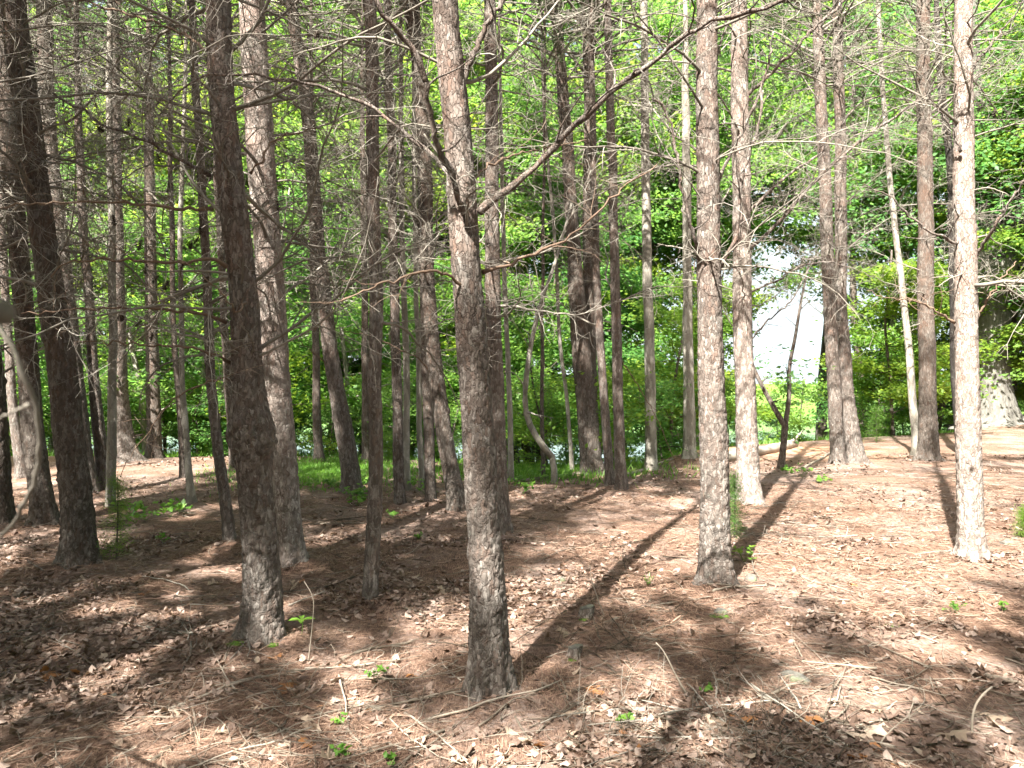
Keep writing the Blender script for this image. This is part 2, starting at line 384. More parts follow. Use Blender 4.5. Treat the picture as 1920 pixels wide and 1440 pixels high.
def trunk(parent, origin, P, r, d, mat, seed, flare=.5, rough=1.0, vis_top=None, burl=None, name='trunk'):
    """P: world path base->top with radii r"""
    P = np.asarray(P, float); r = np.asarray(r, float)
    ds = max(.011, d * .0028); zt = P[-1, 2]; z0 = P[0, 2]
    vt = min(zt, CAMZ + .56 * d) if vis_top is None else vis_top
    zs = list(np.arange(z0 - .12, vt, ds)) + list(np.arange(max(vt, z0) + .25, zt, .25)) + [zt]
    zs = np.array(zs); order = np.argsort(P[:, 2]); Pz = P[order]; rz = r[order]
    cx = np.interp(zs, Pz[:, 2], Pz[:, 0]); cy = np.interp(zs, Pz[:, 2], Pz[:, 1]); rr = np.interp(zs, Pz[:, 2], rz)
    k = max(1, int(.35 / ds))
    def sm(a):
        pad = np.pad(a, (k, k), 'edge'); pad[:k] = a[0] - (a[min(k, len(a) - 1)] - a[0]) * np.linspace(1, 0, k, endpoint=False)
        return np.convolve(pad, np.ones(2 * k + 1) / (2 * k + 1), 'same')[k:-k]
    nv = int((zs < vt).sum())
    if nv > 3 * k: cx[:nv] = sm(cx[:nv]); cy[:nv] = sm(cy[:nv]); rr[:nv] = sm(rr[:nv])
    cx = cx + .02 * (vnoise(zs * 1.7, zs * 0, seed) - .5); cy = cy + .03 * (vnoise(zs * 1.3, zs * 0, seed + 4) - .5)
    R0 = rr[0]; ns = int(np.clip(2 * np.pi * R0 / ds, 10, 72))
    th = np.arange(ns) * 2 * np.pi / ns
    A, ZZ = np.meshgrid(th, zs); h = ZZ - z0
    rad = rr[:, None] * np.ones_like(A)
    lob = .5 + .5 * np.sin(A * (4 + seed % 3) + seed) * .8 + .3 * np.sin(A * 3 + seed * 2)
    rad = rad + flare * R0 * (np.exp(-np.clip(h, -.05, None) / .09) * .75 + .3 * np.exp(-np.clip(h, -.05, None) / .28)) * (.2 + .95 * lob) * 1.35
    rad = rad * (1 + .05 * (vnoise(A * 1.2 + seed, ZZ * 2.2, seed) - .5) * 2 + .07 * (vnoise(np.cos(A) * 2 + 7, ZZ * 5 + np.sin(A) * 2, seed + 3) - .5))
    amp = rough * np.interp(h, [0, .6, 2.5, 5], [.014, .012, .008, .0055]) * np.clip(R0 / .12, .4, 1.3)
    pl, tn = plates(A, ZZ, 2 * np.pi * R0, .026 if d < 9 else .036, .070 if d < 9 else .095, seed * 13)
    rad = rad + amp * (pl - .6) + amp * .7 * (tn - .5) * pl
    for _ in range(int(3 + zt * .8)):                                   # old branch knots
        kz = z0 + .4 + rng.random() * (zt - z0) * .7; ka = rng.random() * 2 * np.pi
        dd = np.hypot(((A - ka + np.pi) % (2 * np.pi) - np.pi) * R0 / .035, (ZZ - kz) / .035); rad = rad + .012 * np.exp(-dd ** 2)
    if burl is not None:
        bz, bh, ba = burl; e = np.exp(-((ZZ - bz) / bh) ** 2); rad = rad + e * (ba + .05 * (fbm(A * 5, ZZ * 25, 77) - .45))
    V = np.stack([cx[:, None] + rad * np.cos(A), cy[:, None] + rad * np.sin(A), ZZ], -1).reshape(-1, 3) - np.asarray(origin)
    n = len(zs); i = np.arange(n - 1)[:, None] * ns; j = np.arange(ns)[None, :]; j2 = (j + 1) % ns
    Fq = np.stack([i + j, i + j2, i + ns + j2, i + ns + j], -1).reshape(-1, 4)
    b = MB(); b.add(V, None, Fq, tone=tn.ravel(), plate=pl.ravel(), up=np.clip((h.ravel() - .7) / 2.5, 0, 1))
    return b.build(name, mat, parent)

# ------------------------------------------------------------------ dead branches: a library of shapes
def wander(p, d, L, n, curl, jit, r_, grav=0):
    P = [np.array(p, float)]; d = np.array(d, float); d /= np.linalg.norm(d); ax = r_.normal(size=3); ax /= np.linalg.norm(ax)
    st = L / n
    for i in range(n):
        d = d + np.cross(ax, d) * curl / n + r_.normal(size=3) * jit + np.array([0, 0, grav / n]); d /= np.linalg.norm(d)
        P.append(P[-1] + d * st)
    return np.array(P)
def side_twigs(b, P, rad, L, r_, dens=1.0, tip=.0012, both=True):
    n = len(P)
    T = np.gradient(P, axis=0); T /= np.linalg.norm(T, axis=1, keepdims=True)
    k = max(3, int(L * 11 * dens))
    for q in range(k):
        f = .18 + .8 * (q + r_.random()) / k; i = min(n - 1, int(f * (n - 1)))
        t = T[i]; s = np.cross(t, (0, 0, 1.)); s /= np.linalg.norm(s) + 1e-6
        sg = 1 if q % 2 else -1
        d = t * .55 + s * sg * (.5 + .5 * r_.random()) + np.array([0, 0, r_.normal() * .35 + .05])
        l = L * (.16 + .30 * r_.random()) * (1.15 - .6 * f)
        tw = wander(P[i], d, l, 7, 1.7 * r_.normal(), .15, r_, r_.normal() * .5)
        tr = max(tip * 1.2, rad[i] * .42); tone = r_.random()
        b.tube(tw, np.linspace(tr, tip, 8), 4 if tr > .003 else 3, False, tone=tone)
        for w in range(int(1 + l * 7 * dens)):
            j = r_.integers(1, 7); d2 = (tw[j] - tw[j - 1]); d2 = d2 / np.linalg.norm(d2) + r_.normal(size=3) * .6
            l2 = .07 + .2 * r_.random()
            b.tube(wander(tw[j], d2, l2, 4, 1.8 * r_.normal(), .12, r_, -.1), np.linspace(max(tip, tr * .5), tip * .8, 5), 3, False, tone=min(1, tone * .6 + .5 * r_.random()))
def dead_branch(seed, L, el, droop, r0, dens=1.0, broken=False):
    r_ = np.random.default_rng(seed); b = MB()
    d = (math.cos(el), 0, math.sin(el)); n = 12
    P = wander((0, 0, 0), d, L, n, .8 * r_.normal(), .12, r_, droop)
    rad = np.linspace(r0, r0 * .45 if broken else .0022, n + 1)
    rad[0] *= 1.35
    b.tube(P, rad, 6, True, tone=.15 + .5 * r_.random())
    side_twigs(b, P, rad, L, r_, dens)
    return b.build('branch', MAT['twig'], link=False)
LIB = [dead_branch(100 + k, random.uniform(1.3, 2.5), R(random.uniform(4, 46)), random.uniform(-.75, .1), random.uniform(.009, .016), random.uniform(.9, 1.5)) for k in range(14)]
LIBS = [dead_branch(300 + k, random.uniform(.25, .7), R(random.uniform(-10, 35)), random.uniform(-.5, .3), random.uniform(.006, .011), .8, True) for k in range(6)]
def custom_branch(parent, origin, pts, r0, r1, seed, dens=.8, mat='limb', name='branch'):
    r_ = np.random.default_rng(seed); P = smooth_path(pts, 26)
    L = np.linalg.norm(np.diff(P, axis=0), axis=1).sum()
    P[1:-1] += r_.normal(size=(24, 3)) * min(.008, .4 * r0 if r0 < .004 else .004 + .25 * r0)
    b = MB(); rad = np.linspace(r0, r1, 26); rad[0] *= 1.35; rad[1] *= 1.15
    b.tube(P - origin, rad * .88 * (1 + .13 * r_.normal(size=26)), 9, True, tone=.2 + .4 * r_.random(), plate=.8, up=.6)
    if dens > 0: side_twigs(b, P - origin, rad, min(L, 2.2), r_, dens * max(1, L / 2.2))
    return b.build(name, MAT['pine' if (r0 > .014 and mat == 'limb') else mat], parent)

# ------------------------------------------------------------------ pine crown
def tufts(b, C, D, nn, ln, wd, r_):
    n = len(C)
    dirs = r_.normal(size=(n, nn, 3)); dirs /= np.linalg.norm(dirs, axis=2, keepdims=True)
    dirs = dirs * .9 + D[:, None, :] * .9; dirs /= np.linalg.norm(dirs, axis=2, keepdims=True)
    side = np.cross(dirs, r_.normal(size=(n, nn, 3))); side /= np.linalg.norm(side, axis=2, keepdims=True)
    l = ln * (.6 + .6 * r_.random((n, nn, 1)))
    p0 = C[:, None, :] + r_.normal(size=(n, nn, 3)) * .035
    V = np.stack([p0 - side * wd / 2, p0 + side * wd / 2, p0 + dirs * l], 2).reshape(-1, 3)
    F = np.arange(len(V)).reshape(-1, 3)
    b.add(V, F, None, tone=np.repeat(r_.random((n, nn)).ravel() * .6 + np.repeat(r_.random(n), nn) * .4, 3))
def pine_crown(parent, origin, topc, zc, zt, rmax, seed, dens=1.0, axis=None):
    r_ = np.random.default_rng(seed); b = MB(); wood = MB(); z = zc
    Cs = []; Ds = []
    while z < zt - .2:
        f = (z - zc) / (zt - zc); L0 = rmax * (1 - f) ** .7 * (.75 + .25 * min(1, f * 6)) + .25
        x0 = np.interp(z, axis[:, 2], axis[:, 0]); y0 = np.interp(z, axis[:, 2], axis[:, 1])
        for q in range(5):
            az = r_.random() * 2 * np.pi; L = L0 * r_.uniform(.65, 1.15); el = R(r_.uniform(5, 40))
            P = wander((x0, y0, z + r_.normal() * .06), (math.cos(az) * math.cos(el), math.sin(az) * math.cos(el), math.sin(el)), L, 8, .3 * r_.normal(), .06, r_, -.2)
            wood.tube(P - origin, np.linspace(.013 * L + .004, .003, 9), 4, False, tone=r_.random() * .6)
            nt_ = int(L * 24 * dens)
            for _ in range(nt_):
                f2 = .25 + .75 * r_.random() ** .8; i = int(f2 * 8); t = P[min(8, i)] - P[max(0, i - 1)]; t = t / (np.linalg.norm(t) + 1e-6)
                off = r_.normal(size=3) * np.array([1, 1, .4]) * .18 * L * (1.1 - .5 * f2)
                c = P[min(8, i)] + off; Cs.append(c); dd = t * .6 + off / (np.linalg.norm(off) + 1e-6) * .6 + np.array([0, 0, .3]); Ds.append(dd / np.linalg.norm(dd))
        z += .38 * r_.uniform(.8, 1.2)
    C = np.array(Cs); D = np.array(Ds)
    keep = r_.random(len(C)) > lit_at(C) * 1.15
    C = C[keep]; D = D[keep]
    if len(C): tufts(b, C - np.asarray(origin), D, 13, .13, .009 if dens <= 1 else .012, r_)
    else: b.add(np.zeros((0, 3)))
    cr = b.build('crown', MAT['needle'], parent); wood.build('crown_limb', MAT['twig'], cr)
    return cr

# ------------------------------------------------------------------ the pines and slim trunks, base to top: (u, v, width) in photograph pixels
# kind, label, points, branch density (0..), lowest branch height, seed, extras
TR = [
 ('pine', 'thick scaly pine trunk nearest the viewer, centre, with a long branch rising right', [(920,1305,74),(915,1150,70),(905,950,64),(885,600,60),(865,300,56),(835,0,52)], .35, 2.2, {}),
 ('pine', 'pine trunk with a rough swollen collar halfway up, left of the centre trunk', [(495,1205,74),(490,1080,72),(478,900,66),(460,600,58),(425,300,52),(405,0,47)], 1.0, 1.75, {'burl': 1}),
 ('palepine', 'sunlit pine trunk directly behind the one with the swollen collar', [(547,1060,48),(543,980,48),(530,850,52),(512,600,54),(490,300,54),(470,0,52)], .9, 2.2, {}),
 ('pine', 'thin dark straight pine between the collared pine and the centre trunk', [(693,1130,31),(698,1050,30),(705,900,28),(705,600,28),(700,300,27),(693,0,25)], .45, 2.0, {'flare': .2}),
 ('pine', 'stout straight pine right of centre with roots flaring onto bare needles', [(1342,1095,64),(1340,900,56),(1332,600,49),(1328,300,45),(1324,0,40)], .55, 2.3, {}),
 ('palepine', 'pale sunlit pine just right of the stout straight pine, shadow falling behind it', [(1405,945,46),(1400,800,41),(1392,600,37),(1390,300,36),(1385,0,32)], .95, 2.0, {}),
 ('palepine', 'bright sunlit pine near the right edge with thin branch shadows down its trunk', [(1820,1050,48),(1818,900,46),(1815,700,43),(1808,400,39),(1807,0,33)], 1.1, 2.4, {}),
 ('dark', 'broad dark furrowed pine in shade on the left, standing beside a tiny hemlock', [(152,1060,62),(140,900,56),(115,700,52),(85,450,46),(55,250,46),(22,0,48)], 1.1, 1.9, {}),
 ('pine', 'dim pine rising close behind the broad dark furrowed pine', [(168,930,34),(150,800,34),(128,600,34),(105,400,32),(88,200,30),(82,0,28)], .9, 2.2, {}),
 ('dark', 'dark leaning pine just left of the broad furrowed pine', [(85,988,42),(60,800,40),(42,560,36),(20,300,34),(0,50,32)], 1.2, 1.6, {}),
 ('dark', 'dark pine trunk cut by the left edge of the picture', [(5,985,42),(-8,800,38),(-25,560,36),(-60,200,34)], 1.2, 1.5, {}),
 ('pine', 'brown pine leaning left behind the sunlit trunk, its base in green grass', [(662,928,36),(650,840,36),(625,700,32),(600,500,29),(575,200,26),(545,0,24)], .8, 2.0, {}),
 ('pine', 'slim reddish pine just right of the thin dark straight pine', [(750,950,22),(745,800,21),(740,600,19),(735,300,18),(725,0,15)], .6, 2.2, {'flare': .25}),
 ('dark', 'brown pine leaning left whose foot shows beside the centre trunk', [(862,962,34),(840,850,33),(815,700,31),(800,500,29),(795,200,25),(765,0,22)], .7, 2.0, {}),
 ('dark', 'slender pine in the gap left of the leaning brown pine', [(808,945,22),(803,800,22),(797,600,20),(788,300,18),(780,0,16)], .5, 2.2, {'flare': .25}),
 ('pine', 'sunlit reddish pine close behind the centre trunk on its right', [(940,1003,36),(932,850,34),(925,600,31),(922,300,28),(920,0,24)], .6, 2.2, {}),
 ('dark', 'dark pine with a hollow at its flared foot, right of centre', [(1112,890,44),(1100,780,40),(1088,650,38),(1075,450,27),(1062,250,24),(1040,0,21)], .7, 2.2, {}),
 ('dark', 'dark pine stem that springs beside the hollow-footed pine and rises straight', [(1110,886,30),(1106,700,28),(1104,400,25),(1106,200,23),(1098,0,20)], .6, 2.4, {}),
 ('pine', 'straight slim red-brown pine with smooth lower trunk, right of the hollow-footed pine', [(1166,923,24),(1160,800,22),(1154,600,20),(1148,300,18),(1140,0,15)], .5, 2.6, {'flare': .35}),
 ('pine', 'thin crooked pine between the hollow-footed pine and the slim red-brown one', [(1143,915,19),(1130,700,17),(1118,500,15),(1112,300,14),(1108,0,12)], .5, 2.4, {'flare': .2}),
 ('grey', 'pale grey straight trunk standing beyond the needle floor right of centre', [(1221,885,24),(1217,650,21),(1212,430,19),(1208,0,15)], .3, 3.0, {}),
 ('pine', 'left stem of the close pair of pines standing on the right crest', [(1573,874,26),(1565,750,26),(1555,550,26),(1545,300,24),(1530,0,21)], .9, 2.4, {}),
 ('pine', 'right stem of the close pair of pines, leaning with a broad foot', [(1606,872,38),(1592,780,29),(1576,600,25),(1576,300,22),(1570,0,19)], .9, 2.4, {}),
 ('dark', 'dark red-brown pine on the right crest with a long shadow reaching forward', [(1740,865,36),(1738,700,32),(1735,500,30),(1734,250,28),(1730,0,25)], 1.0, 2.4, {}),
 ('grey', 'thin grey trunk leaning beside the dark red-brown pine', [(1718,858,16),(1705,650,14),(1682,470,12),(1660,250,10),(1645,0,9)], .3, 3.0, {}),
 ('black', 'blackened leaning stem just behind the bright pine near the right edge', [(1803,850,20),(1792,700,22),(1790,560,19),(1785,350,16),(1760,100,14)], .3, 3.0, {}),
 ('grey', 'pale smooth birch-like trunk on the left with a leafy foot', [(209,955,19),(212,800,18),(212,600,16),(208,400,14),(205,100,12)], .3, 2.8, {'flare': .2}),
 ('grey', 'small pale crooked trunk rising from the left mound', [(361,948,15),(352,850,13),(342,700,11),(338,500,10),(345,200,8)], .2, 3.0, {}),
 ('dark', 'narrow dark trunk leaning behind the small pale crooked one', [(346,900,14),(334,750,12),(326,600,11),(320,300,10)], .4, 2.6, {}),
 ('pine', 'slim pine leaning left between the broad dark pine and the collared pine', [(433,1022,24),(415,880,21),(395,700,19),(385,500,18),(370,200,16),(360,0,14)], .8, 1.9, {'flare': .2}),
 ('pine', 'sun-dappled pine behind the pale birch-like trunk', [(196,925,26),(186,800,24),(175,700,20),(165,560,17),(150,300,15)], .7, 2.0, {}),
 ('pine', 'lit slim pine far left between the two dark leaning pines', [(42,900,20),(25,780,18),(12,600,16),(0,350,14)], .8, 2.0, {}),
 ('pine', 'reddish pine with a spreading foot on the left mound', [(238,866,46),(228,800,34),(222,650,30),(218,400,26),(214,100,22)], .6, 2.4, {'flare': .8}),
 ('grey', 'whitish thin trunk between the slim reddish pine and the leaning brown pine', [(763,925,15),(762,700,14),(756,500,12),(752,250,10)], .2, 3.0, {}),
 ('grey', 'faint grey stem left of the slender gap pine, rising from grass', [(790,920,12),(786,750,11),(780,500,10),(776,200,9)], .2, 3.0, {}),
 ('grey', 'narrow grey trunk just right of the centre trunk, foot in ground cover', [(958,905,12),(955,750,11),(948,600,10),(940,300,8)], .2, 3.0, {}),
 ('dark', 'very thin upright dark stem right of the curved sapling', [(1018,898,9),(1017,750,8),(1016,600,7),(1020,350,6)], .3, 2.6, {}),
 ('grey', 'far sunlit grey trunk showing between the stout pine and the pale grey trunk', [(1293,862,26),(1291,700,22),(1289,500,19),(1286,200,16)], .3, 3.2, {}),
 ('dark', 'distant dark trunk standing by the gap left of the brown leaning pine', [(597,866,18),(594,750,16),(590,600,15),(584,300,13)], .3, 3.0, {}),
 ('dark', 'distant near-black trunk beyond the grass, left of the thin straight pine', [(686,868,16),(686,750,15),(684,600,14),(680,300,12)], .3, 3.0, {}),
 ('dark', 'low dark trunk on the mound between small pale trunk and slim leaning pine', [(440,880,18),(430,750,17),(420,600,15),(405,300,13)], .4, 2.8, {}),
 ('dark', 'shadowed broad trunk on the skyline of the left mound', [(290,862,30),(288,780,27),(284,600,24),(280,300,20)], .3, 3.0, {}),
 ('grey', 'thin stem leaning right just past the hollow-footed pine', [(1072,890,9),(1066,780,8),(1050,650,8),(1040,450,7),(1020,200,6)], .2, 2.6, {}),
]
HEROB = {0: [  # custom branches in photograph pixels with depth offsets (u, v, dz)
   ([(898,398,-.05),(960,350,-.05),(1020,302,-.05),(1062,252,-.1),(1110,205,-.15),(1180,150,-.25),(1260,85,-.4),(1310,48,-.5),(1400,22,-.6),(1500,-15,-.7)], .021, .010, .55),
   ([(872,402,-.1),(856,345,-.25),(838,300,-.3),(808,258,-.38),(803,180,-.45),(796,132,-.5),(770,82,-.55),(730,52,-.6),(705,8,-.65),(692,-40,-.7)], .020, .012, .35),
   ([(862,385,-.05),(838,310,.0),(800,282,.05),(760,256,.1),(728,228,.12),(722,196,.12),(690,195,.12),(640,184,.1),(600,158,.08),(540,148,.0),(480,142,-.1),(430,133,-.15),(390,140,-.2),(340,162,-.25),(300,215,-.3)], .015, .005, .5),
   ([(860,175,.0),(880,120,.0),(905,62,.0),(948,-6,.0),(970,-60,0)], .020, .014, .2),
   ([(905,510,.05),(975,488,.2),(1060,450,.3),(1120,398,.35),(1180,340,.4),(1232,308,.4)], .011, .0035, .6),
   ([(872,540,-.05),(838,512,-.15),(790,508,-.2),(740,528,-.25),(690,540,-.3),(640,566,-.3)], .010, .004, .7),
   ([(885,340,0),(900,320,.1),(960,290,.3),(1030,278,.5),(1100,262,.7)], .008, .003, .8)],
 1: [([(425,500,-.1),(390,482,-.2),(340,492,-.2),(270,488,-.3),(200,486,-.3),(110,490,-.4),(95,520,-.4)], .013, .005, .9),
   ([(425,605,0),(385,590,-.1),(320,580,-.1),(210,577,-.1),(120,582,-.1),(40,588,-.1)], .012, .004, .9),
   ([(432,680,0),(390,658,-.15),(330,650,-.2),(240,643,-.2),(140,640,-.2)], .010, .004, .6),
   ([(436,712,0),(410,707,-.3),(370,722,-.35),(310,758,-.4),(280,810,-.4),(240,860,-.4),(225,895,-.4)], .008, .002, .9),
   ([(395,330,0),(360,310,-.2),(270,262,-.3),(185,230,-.4),(100,175,-.5)], .016, .007, .8),
   ([(400,392,0),(330,390,-.1),(200,374,-.2),(110,382,-.3),(0,390,-.4)], .012, .005, .9),
   ([(402,100,0),(340,60,.1),(250,30,.2),(180,10,.2),(120,-10,.2)], .013, .006, .8),
   ([(470,560,0),(440,590,-.2),(428,560,-.25),(380,520,-.3),(350,492,-.3)], .008, .004, .5),
   ([(470,325,0),(490,300,-.05),(510,260,.1),(600,240,.15),(660,245,.2)], .009, .003, .9)],
 4: [([(1316,505,0),(1300,440,-.2),(1280,360,-.3),(1262,250,-.35),(1240,180,-.4),(1222,185,-.42)], .012, .006, .5),
   ([(1350,500,0),(1385,440,-.1),(1388,330,-.15),(1420,250,-.2),(1430,170,-.2)], .012, .007, .4),
   ([(1345,340,0),(1380,270,-.1),(1430,170,-.15),(1450,60,-.2)], .011, .005, .4)],
 5: [([(1392,475,0),(1450,430,-.2),(1540,325,-.3),(1600,275,-.4),(1660,230,-.5),(1740,180,-.6),(1785,138,-.7)], .017, .008, .7),
   ([(1402,400,0),(1470,330,-.2),(1540,290,-.3),(1600,200,-.4),(1680,165,-.5)], .012, .005, .8),
   ([(1398,180,0),(1460,125,-.2),(1520,60,-.3),(1590,-5,-.4)], .016, .009, .6),
   ([(1402,550,0),(1450,530,-.2),(1500,498,-.3),(1560,490,-.4),(1640,520,-.5)], .009, .003, .9),
   ([(1405,640,0),(1440,600,-.2),(1480,570,-.3),(1510,520,-.3),(1520,490,-.3)], .008, .003, .8)],
 6: [([(1800,460,0),(1775,445,-.1),(1735,430,-.15),(1668,368,-.2),(1620,345,-.2)], .010, .003, .8),
   ([(1830,480,0),(1860,430,-.2),(1895,380,-.3),(1925,330,-.4)], .012, .007, .6),
   ([(1802,285,-.1),(1785,240,-.15),(1750,190,-.15),(1730,170,-.2)], .009, .002, .7),
   ([(1830,600,0),(1858,550,-.1),(1880,520,-.2),(1905,490,-.2)], .008, .003, .9),
   ([(1820,130,0),(1860,80,.1),(1900,30,.2),(1940,-20,.2)], .010, .005, .8),
   ([(1790,605,0),(1740,575,-.1),(1700,560,-.2),(1660,560,-.3),(1625,545,-.3)], .008, .002, .8)],
 11: [([(628,700,0),(600,670,-.1),(560,640,-.3),(530,610,-.4)], .011, .004, .6)],
 13: [([(806,700,0),(785,670,-.1),(740,650,-.1),(700,630,-.2),(640,620,-.2)], .012, .004, .7)],
 18: [([(1165,675,0),(1195,720,.1),(1230,780,.2),(1272,880,.3)], .010, .004, .2)],
}
def rot_about(az, el=0):
    return (0, -el, az)
POS = []
def scatter_branches(T, axis, rads, z0, z1, dens, rs, scale=1.0, face=None):
    z = z0 + rs.random() * .2
    while z < z1:
        k = rs.poisson(4.9 * dens)
        x = np.interp(z, axis[:, 2], axis[:, 0]); y = np.interp(z, axis[:, 2], axis[:, 1]); a0 = rs.random() * 6.28
        for q in range(k):
            az = a0 + q * 6.28 / max(k, 1) + rs.normal() * .4
            if face is not None and rs.random() < .5 and math.cos(az - face) < 0: continue
            low = z < z0 + 1.0
            me = LIBS[rs.integers(len(LIBS))] if (rs.random() < (.6 if low else .22)) else LIB[rs.integers(len(LIB))]
            o = link_mesh('branch', me, T, (x, y, z + rs.normal() * .07), (rs.normal() * .5, -(rs.uniform(-.2, .2) + (.18 if T.location.x > 1.2 else 0)), az), scale * rs.uniform(.6, 1.2))
        z += rs.uniform(.32, .5)
lit_trees = {2: (1.8, 6.0), 5: (0, 6.0), 6: (0, 6.5)}
dim_trees = {0: .7, 1: .1, 3: .7, 4: .45, 7: .8, 9: .8, 30: .4}
BASES = []
for i_, (kind, label, pts, bd, zlow, ex) in enumerate(TR):
    g_ = ground_px(pts[0][0], pts[0][1])
    if g_ is None:
        g_ = at_depth(pts[0][0], pts[0][1], 19.5); g_[2] = float(H(g_[0], g_[1]))
    BASES.append(g_)
    if i_ in dim_trees:
        for z in np.arange(0, 4.5, .4): DIM.append((g_[0] + z * COT * SHD[0], g_[1] + z * COT * SHD[1], .45, dim_trees[i_]))
    if i_ in lit_trees: litstrip(g_[0], g_[1], lit_trees[i_][0], lit_trees[i_][1], .42)
BUMPS += [(g[0], g[1], .10 + 1.5 * TR[q][2][0][2] / 2 * g[1] / FPX) for q, g in enumerate(BASES) if g[1] < 15]
for g in BASES: g[2] = float(H(g[0], g[1])) - .02
build_ground()
def make_pine(i_, kind, label, pts, bd, zlow, ex):
    rs = np.random.default_rng(500 + i_); g_ = BASES[i_]; d = g_[1]
    P = np.array([at_depth(u, v, d) for (u, v, w) in pts]); r = np.array([w * .455 * d / FPX for (_, _, w) in pts])
    P[0] = g_; order = np.argsort(P[:, 2]); P = P[order]; r = r[order]
    top = 11.5 + 2 * rs.random() if kind in ('pine', 'palepine', 'dark', 'black') else 12 + 2 * rs.random()
    sl_ = (P[-1] - P[-2]) / max(P[-1, 2] - P[-2, 2], .1); e = P[-1].copy()
    k = 0; n_ext = 5; dz = (top - e[2]) / n_ext
    if dz > 0:
        for q in range(n_ext):
            e = e + np.array([sl_[0] * dz * .5 ** (q + 1), 0, dz]); P = np.vstack([P, e]); r = np.append(r, max(.015, r[-1] * .72))
    cat = 'tree'
    T = thing('pine_tree' if kind in ('pine', 'palepine', 'dark', 'black') else 'slim_tree', tuple(g_), label, cat)
    org = g_.copy()
    bz = None
    if ex.get('burl'): c = at_depth(470, 815, d); bz = (c[2], .17, .04)
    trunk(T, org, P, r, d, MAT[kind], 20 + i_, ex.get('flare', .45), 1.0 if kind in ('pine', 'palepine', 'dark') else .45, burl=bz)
    ax = P - org
    for (bp, r0, r1, dn) in HEROB.get(i_, []):
        hk = {4: 1.6, 5: 1.8, 6: 1.6}.get(i_, 1.0); r0 *= hk; r1 *= hk
        W_ = np.array([at_depth(u, v, d + o) for (u, v, o) in bp]); custom_branch(T, org, W_, r0, r1, int(rs.integers(1e6)), dn)
    vis = CAMZ + .56 * d
    if bd > 0:
        scatter_branches(T, ax, r, zlow - org[2] * .0, min(vis, 9.0) - org[2], bd * (1.0 if d < 8.5 else .62 if d < 11 else .42), rs, 1.0 if kind != 'grey' else .7)
    if kind in ('pine', 'palepine', 'dark'):
        zc = 6.6 + rs.random() * .8
        pine_crown(T, org, None, zc, P[-1, 2], 2.0, 900 + i_, 1.0, P)
    return T
for i_, row in enumerate(TR): make_pine(i_, *row)

# pines of the same stand just outside the frame: they shade the floor, and the left one reaches into the picture
def plain_pine(x, y, label, group, seed, bd=.0, zlow=2.2, dens=1.0, hi=6.5, w=.11, near=False):
    rs = np.random.default_rng(seed); z = float(H(x, y)); g_ = np.array([x, y, z])
    T = thing('pine_tree', (x, y, z), label, 'tree', group)
    lean = rs.normal(size=2) * .25
    P = np.array([(x + lean[0] * f, y + lean[1] * f, z + 12.5 * f) for f in (0, .2, .4, .6, .8, 1)]); r = w * np.array([1, .85, .7, .5, .3, .12])
    trunk(T, g_, P, r, 9 if near else 22, MAT['pine'], seed, .4)
    if bd > 0: scatter_branches(T, P - g_, r, zlow, hi, bd, rs)
    pine_crown(T, g_, None, 6.2 + rs.random(), P[-1, 2], 2.35, seed + 5, 2.0, P)
    return T
E1 = plain_pine(-4.3, 4.6, 'pine just outside the left edge whose dead twigs fill the upper left corner', None, 40, .9, 1.7, near=True)
E2 = plain_pine(-3.3, 2.5, 'pine outside the lower left whose bare branches arch over the needle floor', None, 41, .9, 2.2, near=True, hi=4)
E3 = plain_pine(6.0, 6.2, 'pine just outside the right edge reaching bare twigs into the upper right', None, 42, 1.2, 2.4, near=True)
def wp(u, v, d): return at_depth(u, v, d)
o2 = np.array(E2.location)
custom_branch(E2, o2, np.array([(-3.2, 2.5, 1.9), (-1.5, 1.2, 1.95), wp(-120, 520, .7), wp(-40, 560, .7)]), .012, .0042, 3, 0, 'twig')
custom_branch(E2, o2, np.array([wp(-42, 558, .7), wp(0, 612, .7), wp(38, 680, .7), wp(64, 745, .72), wp(80, 820, .74), wp(72, 890, .76), wp(45, 950, .78), wp(8, 1000, .8), wp(-40, 1040, .8)]), .0030, .0022, 5, 0, 'twig')
custom_branch(E2, o2, np.array([wp(52, 758, .73), wp(20, 775, .74), wp(-30, 800, .75)]), .0018, .0013, 6, 0, 'twig')
custom_branch(E2, o2, np.array([(-3.2, 2.5, 2.1), (-1.2, .8, 1.9), wp(-80, 560, .36), wp(-40, 585, .36), wp(-8, 590, .36), wp(6, 588, .36)]), .008, .0065, 4, 0, 'twig')
grid = []
for gx in np.arange(-15.5, 9, 2.6):
    for gy in np.arange(-13.5, 4.5, 2.6):
        x = gx + rng.normal() * .45; y = gy + rng.normal() * .45
        if y > .2 and abs(x) < 1.7 + y * .8: continue
        if math.hypot(x + 4.3, y - 4.6) < 1.6 or math.hypot(x + 3.3, y - 2.5) < 1.6 or math.hypot(x, y) < 1.5 or (y > -1.9 and -3.0 < x < 2.5): continue
        grid.append((x, y))
for k, (x, y) in enumerate(grid):
    plain_pine(x, y, 'tall pine of the same stand outside the frame, shading the needle floor', 'pines of the stand outside the frame', 2000 + k * 7)

